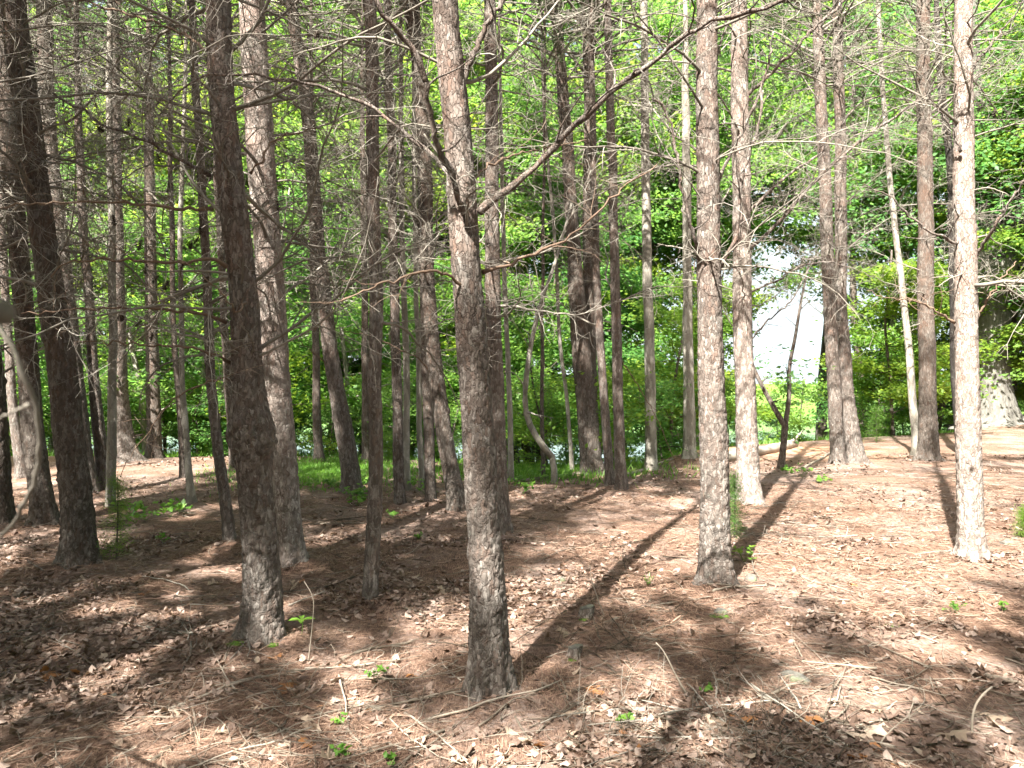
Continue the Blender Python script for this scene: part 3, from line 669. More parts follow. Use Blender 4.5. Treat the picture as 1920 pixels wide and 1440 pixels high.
# ------------------------------------------------------------------ broadleaf trees
def leaves(b, C, n_per, spread, size, r_, flat=.35):
    C = np.asarray(C); n = len(C)
    off = r_.normal(size=(n, n_per, 3)) * np.array([spread, spread, spread * flat])
    c = (C[:, None, :] + off).reshape(-1, 3); m = len(c)
    nrm = r_.normal(size=(m, 3)) * .42 + np.array([-.12, -.25, .9]); nrm /= np.linalg.norm(nrm, axis=1, keepdims=True)
    a = np.cross(nrm, r_.normal(size=(m, 3))); a /= np.linalg.norm(a, axis=1, keepdims=True); w = np.cross(nrm, a)
    s = size * (.6 + .7 * r_.random((m, 1)))
    V = np.stack([c - a * s * .5, c + w * s * .34 - nrm * s * .08, c + a * s * .55, c - w * s * .34 - nrm * s * .08], 1).reshape(-1, 3)
    F = np.arange(m * 4).reshape(-1, 4); F3 = np.concatenate([F[:, [0, 1, 2]], F[:, [0, 2, 3]]])
    tone = np.repeat(np.clip(np.repeat(r_.random(n), n_per) * .6 + r_.random(m) * .5 - .05, 0, 1), 4)
    b.add(V, F3, None, tone=tone)
def broadleaf(seed, h, zc, rc, r0, ncl, nper, size, mat, wood, layer=.3, lean=.0):
    r_ = np.random.default_rng(seed); wd = MB(); lf = MB(); br = MB()
    tp = wander((0, 0, -.15), (r_.normal() * .06 + lean, r_.normal() * .06, 1), h * .95, 14, .12 * r_.normal(), .035, r_)
    rad = np.linspace(r0, .02, 15); rad[0] *= 1.5
    wd.tube(tp, rad, 9, True, tone=r_.random(), plate=.8, up=.2)
    C = []
    for k in range(int(10 + h * 2.2)):
        f = r_.uniform(max(.1, zc / h * .9), .97); i = int(f * 14); p = tp[i]; az = r_.random() * 6.28
        ff = (p[2] - zc) / max(h - zc, .1); L = rc * (1.05 - .75 * max(0, ff) ** 1.6) * r_.uniform(.6, 1.1)
        P = wander(p, (math.cos(az), math.sin(az), r_.uniform(.1, .7)), L, 8, .5 * r_.normal(), .1, r_, -.2)
        br.tube(P, np.linspace(max(.008, rad[i] * .4), .004, 9), 4, False, tone=r_.random(), plate=.8, up=.2)
        for q in range(int(ncl * L / rc)):
            j = r_.integers(2, 9); C.append(P[j] + r_.normal(size=3) * np.array([.45, .45, .16]) * .45 * rc / 2.5)
    leaves(lf, C, nper, layer, size, r_)
    return (wd.build('trunk', wood, link=False), br.build('limb', wood, link=False), lf.build('crown', mat, link=False), len(C) * nper)
KINDS = {
 'tall':  [broadleaf(11, 15, 3.5, 3.6, .17, 13, 60, .145, MAT['leaf'], MAT['grey']), broadleaf(12, 17, 4.5, 4.0, .20, 13, 60, .145, MAT['leafcool'], MAT['dark']), broadleaf(13, 14, 2.5, 3.4, .14, 13, 60, .145, MAT['leaf'], MAT['dark']), broadleaf(14, 16, 7.2, 3.4, .16, 15, 60, .145, MAT['leafcool'], MAT['dark'], lean=.02)],
 'mid':   [broadleaf(21, 7.5, 1.4, 2.6, .07, 13, 55, .115, MAT['leafcool'], MAT['grey'], .25), broadleaf(22, 6.2, 1.0, 2.3, .05, 13, 55, .115, MAT['leaf'], MAT['dark'], .25)],
 'shrub': [broadleaf(31, 2.6, .3, 1.3, .025, 9, 28, .085, MAT['leafdark'], MAT['dark'], .2), broadleaf(32, 1.9, .15, 1.1, .02, 9, 28, .08, MAT['leafcool'], MAT['dark'], .2)],
}
def put_tree(kind, x, y, label, cat, group, rs, sc=1.0, name='broadleaf_tree', which=None):
    lib = KINDS[kind]; v = lib[which if which is not None else rs.integers(min(3, len(lib)))]; z = float(H(x, y))
    T = thing(name, (x, y, z), label, cat, group, rs.random() * 6.28)
    T.scale = (sc * rs.uniform(.9, 1.1),) * 2 + (sc * rs.uniform(.9, 1.12),)
    link_mesh('trunk', v[0], T); link_mesh('limb', v[1], T); link_mesh('crown', v[2], T)
    return T
rs = np.random.default_rng(77)
def gap(x, y, rad=0.):                       # bright opening right of centre, and the clear view to the massive trunk
    u = 960 + x / y * FPX; m = rad * FPX / y
    return 1440 - m < u < 1520 + m or (y < 23 and 1825 - .85 * m < u < 1890 + .85 * m)
for k in range(26):  # unseen ring of trees, added to block skylight from behind and the sides
    a = R(115 + 310 * k / 26 + rs.normal() * 2); rr = rs.uniform(17, 24)
    if math.sin(a) * rr > 9: continue
    put_tree('tall', math.cos(a) * rr, math.sin(a) * rr - 3, 'unseen tall broadleaf tree of the wood, added outside the frame to block skylight', 'tree', 'broadleaf trees outside the frame', rs, rs.uniform(.85, 1.1))
L_T = 'tall broadleaf tree in fresh green leaf behind the pine stand'
L_M = 'young leafy tree of layered green sprays beyond the crest'
for k in range(17):
    s = -.8 + 1.6 * k / 16 + rs.normal() * .015; y = 31 + rs.normal(); put_tree('tall', s * y, y, 'towering high crowned tree at the back of the wood, leaves filling the top', 'tree', 'towering trees at the back of the wood', rs, 1.55, which=3)
for k in range(26):
    s = -.7 + 1.4 * k / 25 + rs.normal() * .015; y = 46 + rs.normal() * 3; put_tree('mid', s * y, y, 'bushy tree on the far low ground by the water', 'tree', 'bushy trees on the far low ground', rs, rs.uniform(.5, .95))
L_S = 'low green shrub growing beyond the crest of the needle floor'
for y0, step, kind, jit in ((21.5, 2.2, 'tall', .8), (24.5, 2.6, 'tall', 1.2), (28, 4.6, 'tall', 1.5)):
    s = -.86
    while s < .86:
        y = y0 + rs.normal() * jit * .5; x = s * y
        near = gap(x, y, 2.4)
        if not near: put_tree('tall', x, y, L_T, 'tree', 'tall broadleaf trees behind the pines', rs, rs.uniform(.85, 1.15))
        elif 23.5 < y < 28: put_tree('tall', x, y, 'tall broadleaf tree with a high crown over the bright opening right of centre', 'tree', 'high crowned trees over the bright opening', rs, 1.0, which=3)
        s += step / y0 * rs.uniform(.75, 1.25)
for y0, step in ((16.8, 2.4), (20.5, 2.6), (25, 3.4)):
    s = -.8
    while s < .82:
        y = y0 + (2.6 if s > .3 else 0) + rs.normal() * .5; x = s * y
        if not gap(x, y, 1.45): put_tree('mid', x, y, L_M, 'tree', 'young leafy trees beyond the crest', rs, rs.uniform(.75, 1.1), 'young_tree')
        s += step / y0 * rs.uniform(.7, 1.3)
for y0, step in ((15.0, 1.5), (17.2, 1.4), (20.0, 1.6)):
    s = -.78
    while s < .8:
        y = np.interp(s, CS, CY) + (y0 - 13) + rs.normal() * .6; x = s * y
        if rs.random() < (.95 if y0 < 16 else .6) and not (y < 23 and 1800 < 960 + x / y * FPX < 1915): put_tree('shrub', x, y, L_S, 'shrub', 'low shrubs beyond the crest', rs, rs.uniform(.6, 1.05), 'shrub')
        s += step / y0 * rs.uniform(.6, 1.4)

# ------------------------------------------------------------------ big grey tree, saplings
def px_tree(name, label, pts, d, mat, seed, limbs=(), flare=.4, crown=None, cat='tree', rough=.4):
    g_ = at_depth(pts[0][0], pts[0][1], d) if d else ground_px(pts[0][0], pts[0][1])
    if d: g_[2] = float(H(g_[0], g_[1]))
    d = g_[1]; T = thing(name, tuple(g_), label, cat)
    P = np.array([at_depth(u, v, d) for (u, v, w) in pts]); P[0] = g_; r = np.array([w / 2 * d / FPX for (_, _, w) in pts])
    trunk(T, g_, P, r, d, mat, seed, flare, rough, vis_top=P[-1, 2])
    r_ = np.random.default_rng(seed)
    for (lp, r0, r1, dn) in limbs:
        Wp = np.array([at_depth(u, v, d + o) for (u, v, o) in lp]); b = MB(); Q = smooth_path(Wp, 22)
        rad = np.linspace(r0, r1, 22); b.tube(Q - g_, rad, 8, True, tone=.5, plate=.85, up=.3)
        if dn: side_twigs(b, Q - g_, rad, 1.6, r_, dn)
        b.build('limb', mat, T)
    if crown:
        cs, npr, sz, sp, m2 = crown; lf = MB(); C = np.array([at_depth(u, v, d + o) + r_.normal(size=3) * .1 for (u, v, o) in cs]) - g_
        leaves(lf, C, npr, sp, sz, r_); lf.build('crown', m2, T)
    return T
cs = [(1868 + r_ * math.cos(a) * 1.2, 250 + r_ * math.sin(a), o) for a, r_, o in zip(rng.random(190) * 6.28, 30 + rng.random(190) * 290, -1.2 + rng.normal(size=190) * 1.1) if not (250 + r_ * math.sin(a) > 560)]
px_tree('massive_tree', 'massive smooth grey trunk standing alone at the far right beyond the crest', [(1868, 797, 84), (1862, 740, 62), (1858, 650, 57), (1862, 560, 64), (1868, 490, 74)], 22.6, MAT['greydark'], 61,
        [([(1860, 500, 0), (1850, 420, -.1), (1835, 300, -.3), (1820, 100, -.6), (1815, -60, -.6)], .36, .2, 0), ([(1878, 500, 0), (1890, 430, .1), (1905, 320, .3), (1925, 120, .5), (1930, -60, .6)], .34, .18, 0), ([(1868, 520, 0), (1905, 500, -.4), (1950, 480, -.8)], .12, .05, .4)],
        .55, (cs, 60, .14, .5, MAT['leafcool']), rough=.5)
px_tree('forked_sapling', 'dark forked sapling against the white gap, its left arm slanting away', [(1463, 878, 12), (1470, 820, 12), (1472, 795, 13)], None, MAT['dark'], 62,
        [([(1472, 800, 0), (1440, 745, 0), (1412, 690, .05), (1398, 640, .1)], .050, .028, .25), ([(1472, 800, 0), (1481, 740, 0), (1478, 690, 0), (1490, 640, 0), (1500, 575, 0), (1515, 500, .1)], .046, .016, .3)],
        .3, ([(1470 + rng.normal() * 40, 720 + rng.normal() * 45, rng.normal() * .4) for _ in range(16)], 14, .09, .22, MAT['leafcool']))
px_tree('curved_sapling', 'thin grey sapling with a double bend right of the centre trunk', [(1040, 905, 12), (1039, 880, 12), (1034, 852, 12)], None, MAT['grey'], 63,
        [([(1034, 856, 0), (1015, 832, 0), (995, 810, 0), (984, 785, 0), (982, 755, 0), (988, 690, -.05), (1000, 620, -.1), (1015, 560, -.1), (1040, 500, 0), (1072, 380, .1)], .052, .018, .6)], .15)

# ------------------------------------------------------------------ litter of the floor
def zone(u, v, ru, rv, n):
    out = []
    while len(out) < n:
        a = rng.normal(); c = rng.normal(); p = ground_px(u + a * ru * .55, v + c * rv * .55)
        if p is not None and p[1] < 16: out.append(p)
    return out
# needles
def needle_field(name, n, y0, y1, wd, ln, seed):
    r_ = np.random.default_rng(seed)
    y = y0 + (y1 - y0) * r_.random(n); x = (r_.random(n) * 2 - 1) * (y * .72 + .25)
    k = fbm(x * 1.1, y * 1.1, 90, 3); keep = r_.random(n) < np.clip((k - .25) * 2.6, .15, 1)
    x, y = x[keep], y[keep]; n = len(x); z = H(x, y) + r_.random(n) ** 2 * .022 + .002
    cc = np.stack([x, y, z], 1); a = r_.random(n) * 6.283 + 0; el = r_.normal(size=n) * .16
    V = []; tn = r_.random(n)
    for s in (-1, 1):
        aa = a + s * (.05 + .1 * r_.random(n)); dr = np.stack([np.cos(aa) * np.cos(el), np.sin(aa) * np.cos(el), np.sin(el)], 1)
        sd = np.stack([-np.sin(aa), np.cos(aa), r_.normal(size=n) * .5], 1); L = (ln * (.6 + .7 * r_.random(n)))[:, None]
        V.append(np.stack([cc - sd * wd / 2, cc + sd * wd / 2, cc + dr * L + sd * wd * .3, cc + dr * L - sd * wd * .3], 1))
    V = np.concatenate(V).reshape(-1, 3); b = MB(); F = np.arange(len(V)).reshape(-1, 4)
    b.add(V, None, F, tone=np.repeat(np.concatenate([tn, tn]), 4)); return tag(b.build(name, MAT['litterneedle'], smooth=False), 'bed of orange brown fallen pine needles covering the ground', 'needles', kind='stuff')
needle_field('pine_needle_litter', 62000, 2.7, 5.2, .0017, .085, 1)
nl = needle_field('pine_needle_litter', 60000, 5.0, 11, .0035, .10, 2); nl['label'] = 'thinner bed of fallen pine needles further back between the trunks'
# leaves
def leaf_mesh(seed, kind):
    r_ = np.random.default_rng(seed); n = 13; b = MB(); V = []
    cu, cv, tw = r_.uniform(-.9, .9), r_.uniform(.3, 1.8) * r_.choice([-1, 1]), r_.uniform(-.6, .6)
    for k in range(n):
        f = k / (n - 1); w = .27 * math.sin(math.pi * min(1, max(0, f * .92 + .06))) ** .8
        if kind == 'oak': w *= (1.25 if k % 4 in (1, 2) else .42); w = max(w, .012)
        else: w = max(w * .9, .006)
        sh = .09 if (kind == 'oak' and k % 4 in (1, 2)) else .02
        for x, y in ((f + sh, w * r_.uniform(.85, 1.15)), (f, 0), (f + sh, -w * r_.uniform(.85, 1.15))):
            V.append((x - .5, y, cv * y * y * 1.4 + cu * (x - .5) ** 2 * .8 + tw * (x - .5) * y + abs(y) * .15 + .05))
    F = []
    for k in range(n - 1): a = 3 * k; F += [(a, a + 1, a + 4, a + 3), (a + 1, a + 2, a + 5, a + 4)]
    b.add(V, None, F, tone=.15 + .75 * r_.random()); return b
def settle(o, p, r_, sz, tilt=.25):
    o.location = (p[0], p[1], p[2] + .002 + .010 * r_.random()); o.rotation_euler = (r_.normal() * tilt, r_.normal() * tilt, r_.random() * 6.28); o.scale = (sz,) * 3
OAK = [leaf_mesh(k, 'oak').build('fallen_oak_leaf', MAT[['deadleaf', 'tanleaf', 'deadleaf', 'rustleaf', 'deadleaf', 'tanleaf'][k % 6]], link=False, smooth=False) for k in range(12)]
PLN = [leaf_mesh(40 + k, 'plain').build('fallen_leaf', MAT[['deadleaf', 'deadleaf', 'tanleaf', 'deadleaf'][k % 4]], link=False, smooth=False) for k in range(8)]
r_ = np.random.default_rng(5)
HL = [(1057, 1190, .17, 1, 'pale tan oak leaf lying beside the stub stump right of the centre trunk'), (1078, 1338, .17, 1, 'tan oak leaf curled near the foot of the centre trunk'), (990, 1308, .13, 0, 'pale grey lobed leaf right against the centre trunk foot'),
      (1110, 1300, .15, 3, 'orange brown oak leaf between the slanting stick and the centre trunk'), (1160, 1375, .16, 3, 'rust orange oak leaf beside the green sprig at the bottom'), (1620, 1385, .22, 5, 'large pale lobed leaf at the lower right, curling over the needles'),
      (1775, 1385, .2, 1, 'big cream oak leaf near the bottom right corner'), (1515, 1355, .16, 3, 'brown orange oak leaf on the brush pile, lower right'), (90, 1272, .17, 3, 'bright orange leaf in the sunlit litter at lower left'), (540, 1292, .15, 3, 'rusty crumpled leaf above the long stick, lower left'),
      (832, 1112, .14, 1, 'tan leaf lying left of the centre trunk in half shade'), (985, 1112, .13, 1, 'folded tan leaf just right of the centre trunk'), (1600, 1098, .13, 3, 'orange leaf on open needles right of the stout pine'), (1380, 1422, .2, 5, 'cream oak leaf at the bottom edge under the brush pile'),
      (735, 1245, .13, 1, 'light brown leaf left of the seedling near the centre trunk'), (1210, 1320, .15, 4, 'pinkish brown leaf beside the slanting stick'), (1860, 1345, .18, 1, 'pale folded leaf at the foot of the upright curved twig')]
for (u, v, sz, k, lab) in HL:
    p = ground_px(u, v); o = link_mesh('fallen_oak_leaf', OAK[k]); settle(o, p, r_, sz * 1.0, .2); tag(o, lab, 'leaf')
Z = zone(110, 1285, 160, 50, 30) + zone(620, 1300, 190, 90, 60) + zone(1230, 1370, 260, 70, 70) + zone(1140, 1130, 150, 60, 30) + zone(1700, 1380, 250, 60, 30) + zone(800, 1400, 500, 50, 36) + zone(500, 1100, 400, 60, 20)
for k, p in enumerate(Z):
    if k % 2: o = link_mesh('fallen_oak_leaf', OAK[int(r_.integers(12))]); settle(o, p, r_, r_.uniform(.06, .12), .35); tag(o, 'dry brown lobed oak leaf lying among the needles in the foreground', 'leaf', 'fallen oak leaves in the foreground')
    else: o = link_mesh('fallen_leaf', PLN[int(r_.integers(8))]); settle(o, p, r_, r_.uniform(.04, .085), .4); tag(o, 'small dry unlobed leaf lying among the needles in the foreground', 'leaf', 'small fallen leaves in the foreground')
# uncountable leaf litter
def leaf_stuff(n, y0, y1, seed, sz):
    r_ = np.random.default_rng(seed); y = y0 + (y1 - y0) * r_.random(n) ** .9; x = (r_.random(n) * 2 - 1) * (y * .72 + .2)
    k = fbm(x * .9 + 4, y * .9, 64, 3); keep = r_.random(n) < np.clip((k - .48) * 8, .07, 1); x, y = x[keep], y[keep]; n = len(x)
    c = np.stack([x, y, H(x, y) + .004 + .02 * r_.random(n)], 1)
    nr = r_.normal(size=(n, 3)) * .32 + np.array([0, 0, 1]); nr /= np.linalg.norm(nr, axis=1, keepdims=True)
    a = np.cross(nr, r_.normal(size=(n, 3))); a /= np.linalg.norm(a, axis=1, keepdims=True); w = np.cross(nr, a); s = sz * (.4 + .9 * r_.random((n, 1))); cu = r_.normal(size=(n, 1)) * .25
    V = np.stack([c - a * s * .5 + nr * s * cu, c - a * s * .15 + w * s * .3, c + a * s * .3 + w * s * .22 + nr * s * cu * .6, c + a * s * .5 + nr * s * cu, c + a * s * .2 - w * s * .28, c - a * s * .25 - w * s * .25], 1)
    V = np.concatenate([V, (c + nr * s * .06)[:, None, :]], 1).reshape(-1, 3); base = np.arange(n)[:, None] * 7
    F = np.concatenate([np.stack([base[:, 0] + k, base[:, 0] + (k + 1) % 6, base[:, 0] + 6], 1) for k in range(6)])
    b = MB(); b.add(V, F, None, tone=np.repeat(r_.random(n), 7)); return b.build('leaf_litter', MAT['deadleaf'], smooth=False)
tag(leaf_stuff(30000, 2.8, 7.5, 3, .055), 'scattered crumpled brown leaf litter over the near ground', 'leaf litter', kind='stuff')
tag(leaf_stuff(9000, 7, 15, 4, .065), 'scattered brown leaf litter between the further trunks', 'leaf litter', kind='stuff')
# twig litter
b = MB(); r_ = np.random.default_rng(8)
for k in range(3600):
    y = 2.8 + 10 * r_.random() ** 1.7; x = (r_.random() * 2 - 1) * (y * .72 + .2); l = r_.uniform(.06, .35)
    if r_.random() > float(np.clip((fbm(x * .8, y * .8, 515, 2) - .4) * 6, .15, 1)): continue
    a = r_.random() * 6.28
    P = wander((0, 0, 0), (math.cos(a), math.sin(a), 0), l, 4, r_.normal() * .8, .1, r_); P[:, 2] *= .25
    X = x + P[:, 0]; Y_ = y + P[:, 1]; Pz = H(X, Y_) + .008 + np.abs(P[:, 2]) + .01 * r_.random()
    b.tube(np.stack([X, Y_, Pz], 1), np.linspace(.0028, .0014, 5) * (1 + .06 * y), 3, False, tone=r_.random())
tag(b.build('twig_litter', MAT['stick']), 'fine grey twigs strewn thinly over the needle floor', 'twigs', kind='stuff')
# sticks one can point at
def ground_path(pts, rad, lift=None):
    out = []
    for k, q in enumerate(pts):
        p = ground_px(q[0], q[1]); h = q[2] if len(q) > 2 else 0; 
        if h: # standing clear of the ground: pixel taken on a vertical above the neighbour
            p = at_depth(q[0], q[1], h)
        else: p[2] += rad * .7
        out.append(p)
    return np.array(out)
def stick(name, label, pts, r0, r1, mat='stick', group=None, side=0, seed=0):
    P = smooth_path(ground_path(pts, r0), 18); o0 = P[len(P) // 2].copy(); o0[2] -= r0
    r2 = np.random.default_rng(seed + 900); P[:, 2] += r2.normal(size=18) * .0015; P[:, :2] += r2.normal(size=(18, 2)) * r0 * .25
    b = MB(); b.tube(P - o0, np.linspace(r0, r1, 18) * (1 + .1 * r2.normal(size=18)), 7, True, tone=.3 + .6 * r2.random())
    for k in range(side):
        i = r2.integers(3, 16); d = P[i + 1] - P[i]; d = d / np.linalg.norm(d); sd = np.array([-d[1], d[0], 0]) * r2.choice([-1, 1])
        tw = wander(P[i], d * .6 + sd + np.array([0, 0, .12]), r2.uniform(.12, .4), 6, r2.normal() * .8, .07, r2); tw[:, 2] = np.maximum(tw[:, 2], H(tw[:, 0], tw[:, 1]) + .004)
        b.tube(tw - o0, np.linspace(max(.002, r1 * .7), .0015, 7), 4, False, tone=r2.random())
    o = b.build(name, MAT[mat]); o.location = o0; return tag(o, label, 'stick', group)
ST = [
 ('fallen_branch', 'long pale curved branch lying below the collared pine, lower left', [(290, 1342), (350, 1325), (420, 1292), (490, 1274), (560, 1263), (610, 1250)], .011, .006, 'stick', 4),
 ('fallen_branch', 'thin branch lying out of the bottom left corner', [(0, 1436), (50, 1408), (110, 1388), (170, 1386), (250, 1384)], .007, .003, 'stick', 2),
 ('fallen_branch', 'grey branch running from the foot of the centre trunk to the left', [(695, 1338), (740, 1322), (800, 1308), (868, 1300)], .010, .006, 'stick', 2),
 ('fallen_branch', 'brown branch slanting down and right from the centre trunk foot', [(1060, 1302), (1090, 1330), (1130, 1350), (1170, 1372), (1210, 1386)], .012, .006, 'limb', 3),
 ('fallen_branch', 'crooked branch lying right of the upper stub stump', [(1130, 1172), (1170, 1158), (1205, 1140), (1240, 1135), (1270, 1132)], .011, .005, 'stick', 3),
 ('fallen_branch', 'mid grey branch lying left of the centre trunk pointing at it', [(640, 1238), (690, 1220), (740, 1212), (776, 1205)], .010, .006, 'stick', 2),
 ('fallen_branch', 'short forked stick on the needles left of the centre trunk', [(760, 1145), (800, 1150), (825, 1165), (850, 1170), (880, 1176)], .009, .005, 'stick', 2),
 ('fallen_branch', 'thick pale stick through the brush pile, bottom right of centre', [(1290, 1368), (1360, 1375), (1420, 1392), (1500, 1412), (1560, 1425)], .013, .009, 'stick', 4),
 ('fallen_branch', 'lower stick of the brush pile angling to the bottom edge', [(1330, 1355), (1400, 1385), (1450, 1410), (1500, 1438)], .015, .010, 'limb', 3),
 ('fallen_branch', 'dark wet stick pointing up to the right at the bottom, left of centre', [(285, 1434), (315, 1408), (345, 1388), (358, 1372)], .013, .008, 'darkstick', 0),
 ('fallen_branch', 'curving stick below the brown leaf, lower right', [(1475, 1338), (1500, 1362), (1550, 1380), (1610, 1392), (1680, 1402)], .009, .006, 'stick', 3),
 ('fallen_branch', 'pale broken end of a thick branch at the right edge', [(1848, 1272), (1890, 1281), (1930, 1290)], .013, .012, 'stick', 0),
 ('fallen_branch', 'branch on the shaded needles right of the stout pine', [(1500, 1082), (1525, 1094), (1560, 1100), (1590, 1110), (1615, 1120)], .010, .005, 'stick', 3),
 ('fallen_branch', 'thin stick beside the roots of the stout pine', [(1335, 1110), (1370, 1104), (1410, 1102), (1440, 1100)], .010, .006, 'stick', 2),
 ('fallen_branch', 'stick slanting over needles in the middle of the right foreground', [(1555, 1145), (1580, 1160), (1600, 1175), (1615, 1184)], .010, .007, 'stick', 1),
 ('fallen_branch', 'long thin dark branch lying in the shade, lower right', [(1690, 1335), (1740, 1328), (1790, 1318)], .006, .004, 'darkstick', 2),
 ('fallen_branch', 'grey branch lying behind the stout pine on sunny needles', [(1370, 985), (1420, 982), (1460, 984), (1500, 988)], .010, .005, 'stick', 2),
 ('fallen_branch', 'grey branch lying left of the thin straight pine', [(590, 983), (640, 983), (685, 983)], .010, .006, 'stick', 1),
 ('fallen_branch', 'pale fallen branch ahead of the hollow-footed pine', [(975, 906), (1010, 900), (1060, 893), (1100, 889)], .03, .018, 'stick', 3),
 ('fallen_branch', 'pale fallen branch right of the thin crooked pine', [(1175, 893), (1205, 884), (1235, 872), (1262, 862)], .028, .015, 'stick', 3),
 ('fallen_branch', 'silvery broken branches leaning on the right clay mound', [(1508, 878), (1540, 862), (1560, 848), (1572, 838)], .025, .014, 'stick', 3),
 ('fallen_branch', 'pale stick lying in the sunny litter near the right bright pine', [(1880, 1055), (1900, 1065), (1925, 1075)], .009, .006, 'stick', 2),
 ('fallen_branch', 'thin branch lying across the shade at mid right', [(1620, 1176), (1680, 1180), (1740, 1190), (1790, 1200)], .006, .003, 'stick', 2),
 ('fallen_branch', 'dark twiggy branch right of the centre trunk, in shade', [(1140, 1268), (1175, 1262), (1225, 1255)], .009, .004, 'darkstick', 4),
]
for k, (nm, lab, pts, r0, r1, mt, sd) in enumerate(ST): stick(nm, lab, pts, r0, r1, mt, None, sd, k)
# the curved twig that stands up at the lower right, and thin upright dead stems
def standing(name, label, base, pts, r0, r1, seed, mat='stick', cat='stick'):
    g_ = ground_px(*base); P = [g_] + [at_depth(u, v, g_[1] + o) for (u, v, o) in pts]; P = smooth_path(np.array(P), 16); b = MB()
    b.tube(P - g_, np.linspace(r0, r1, 16), 6, True, tone=.75); o = b.build(name, MAT[mat]); o.location = g_; return tag(o, label, cat)
standing('curved_twig', 'pale curved twig standing up like a hook at the lower right', (1823, 1382), [(1822, 1350, 0), (1828, 1322, 0), (1842, 1302, 0), (1860, 1288, .05)], .006, .005, 1)
standing('upright_twig', 'thin upright dead stem over the long branch at lower left', (578, 1245), [(584, 1190, 0), (590, 1120, .02), (570, 1090, .02)], .004, .0025, 2)
standing('upright_twig', 'thin dead stem leaning near the upper stub stump', (1135, 1160), [(1120, 1120, 0), (1108, 1085, .02), (1106, 1060, .02)], .004, .002, 3)
standing('upright_twig', 'slender dead stem rising right of the brush pile', (1290, 1310), [(1265, 1262, 0), (1245, 1220, 0), (1230, 1205, 0)], .005, .003, 4)
for k in range(240):
    u, v, ru, rv = [(560, 1290, 260, 90), (1380, 1390, 240, 50), (1380, 1380, 200, 60), (700, 1380, 400, 60), (1100, 1200, 260, 90), (250, 1150, 300, 120), (1650, 1250, 300, 150), (950, 1020, 500, 60), (1500, 1000, 400, 60)][k % 9]
    p = zone(u, v, ru, rv, 1)[0]; a = r_.random() * 6.28; l = r_.uniform(.25, .8); rr = r_.uniform(.003, .0075)
    P = wander((0, 0, 0), (math.cos(a), math.sin(a), 0), l, 8, r_.normal() * .5, .06, r_); P[:, 2] = H(p[0] + P[:, 0], p[1] + P[:, 1]) - p[2] + rr + np.abs(P[:, 2]) * .15 + .006
    b = MB(); b.tube(P, np.linspace(rr, rr * .4, 9), 5, True, tone=r_.random()); side_twigs(b, P, np.linspace(rr, rr * .4, 9), l * .7, r_, .6, .0015)
    o = b.build('fallen_twig', MAT[('stick', 'darkstick', 'twig')[k % 3]]); o.location = p; tag(o, 'thin dry twig lying loose on the needle floor', 'twig', 'dry twigs lying on the needle floor')
# stumps, stones, moss
def blob(seed, sx, sy, sz, amp=.15, sub=3):
    import bmesh
    bm = bmesh.new(); bmesh.ops.create_icosphere(bm, subdivisions=sub, radius=1); V = np.array([v.co[:] for v in bm.verts]); F = np.array([[v.index for v in f.verts] for f in bm.faces]); bm.free()
    d = 1 + amp * 2 * (fbm(V[:, 0] * 1.7 + 9, V[:, 1] * 1.7 + V[:, 2] * 1.3, seed, 3) - .5); b = MB(); b.add(V * d[:, None] * (sx, sy, sz), F, None, tone=.5); return b
def put_blob(name, label, u, v, s, mat, cat, seed, rz=0, amp=.18):
    p = ground_px(u, v); o = blob(seed, *s, amp).build(name, MAT[mat]); o.location = (p[0], p[1], p[2] - s[2] * .1); o.rotation_euler[2] = rz; return tag(o, label, cat)
put_blob('stone', 'long greenish stone half sunk in the needles, lower right', 1490, 1275, (.10, .05, .05), 'stone', 'stone', 1, -.8)
put_blob('stone', 'small rounded grey stone beside the roots of the stout pine', 1408, 1088, (.05, .045, .05), 'stone', 'stone', 2)
put_blob('stone', 'half buried grey stone with moss in the shade below the stout pine', 1352, 1150, (.055, .05, .035), 'stone', 'stone', 3)
put_blob('stone', 'dark round stone in the leaves right of the centre trunk', 1053, 1088, (.04, .04, .04), 'stone', 'stone', 4)
put_blob('stone', 'grey stone in the sunny litter near the right edge', 1888, 1020, (.07, .05, .04), 'stone', 'stone', 5)
put_blob('stone', 'little blue grey pebble in the litter at the lower left', 213, 1308, (.025, .02, .018), 'stone', 'stone', 6)
put_blob('moss_patch', 'bright green moss tuft at the left foot of the collared pine', 445, 1211, (.06, .04, .02), 'moss', 'moss', 7, 0, .5)
put_blob('moss_patch', 'small moss tuft at the right foot of the collared pine', 512, 1210, (.035, .03, .014), 'moss', 'moss', 8, 0, .5)
put_blob('moss_patch', 'moss spot on the shaded needles right of the stout pine', 1675, 1172, (.06, .05, .008), 'moss', 'moss', 9, 0, .5)
put_blob('moss_patch', 'moss cushion below the half buried stone', 1350, 1158, (.07, .05, .012), 'moss', 'moss', 10, 0, .5)
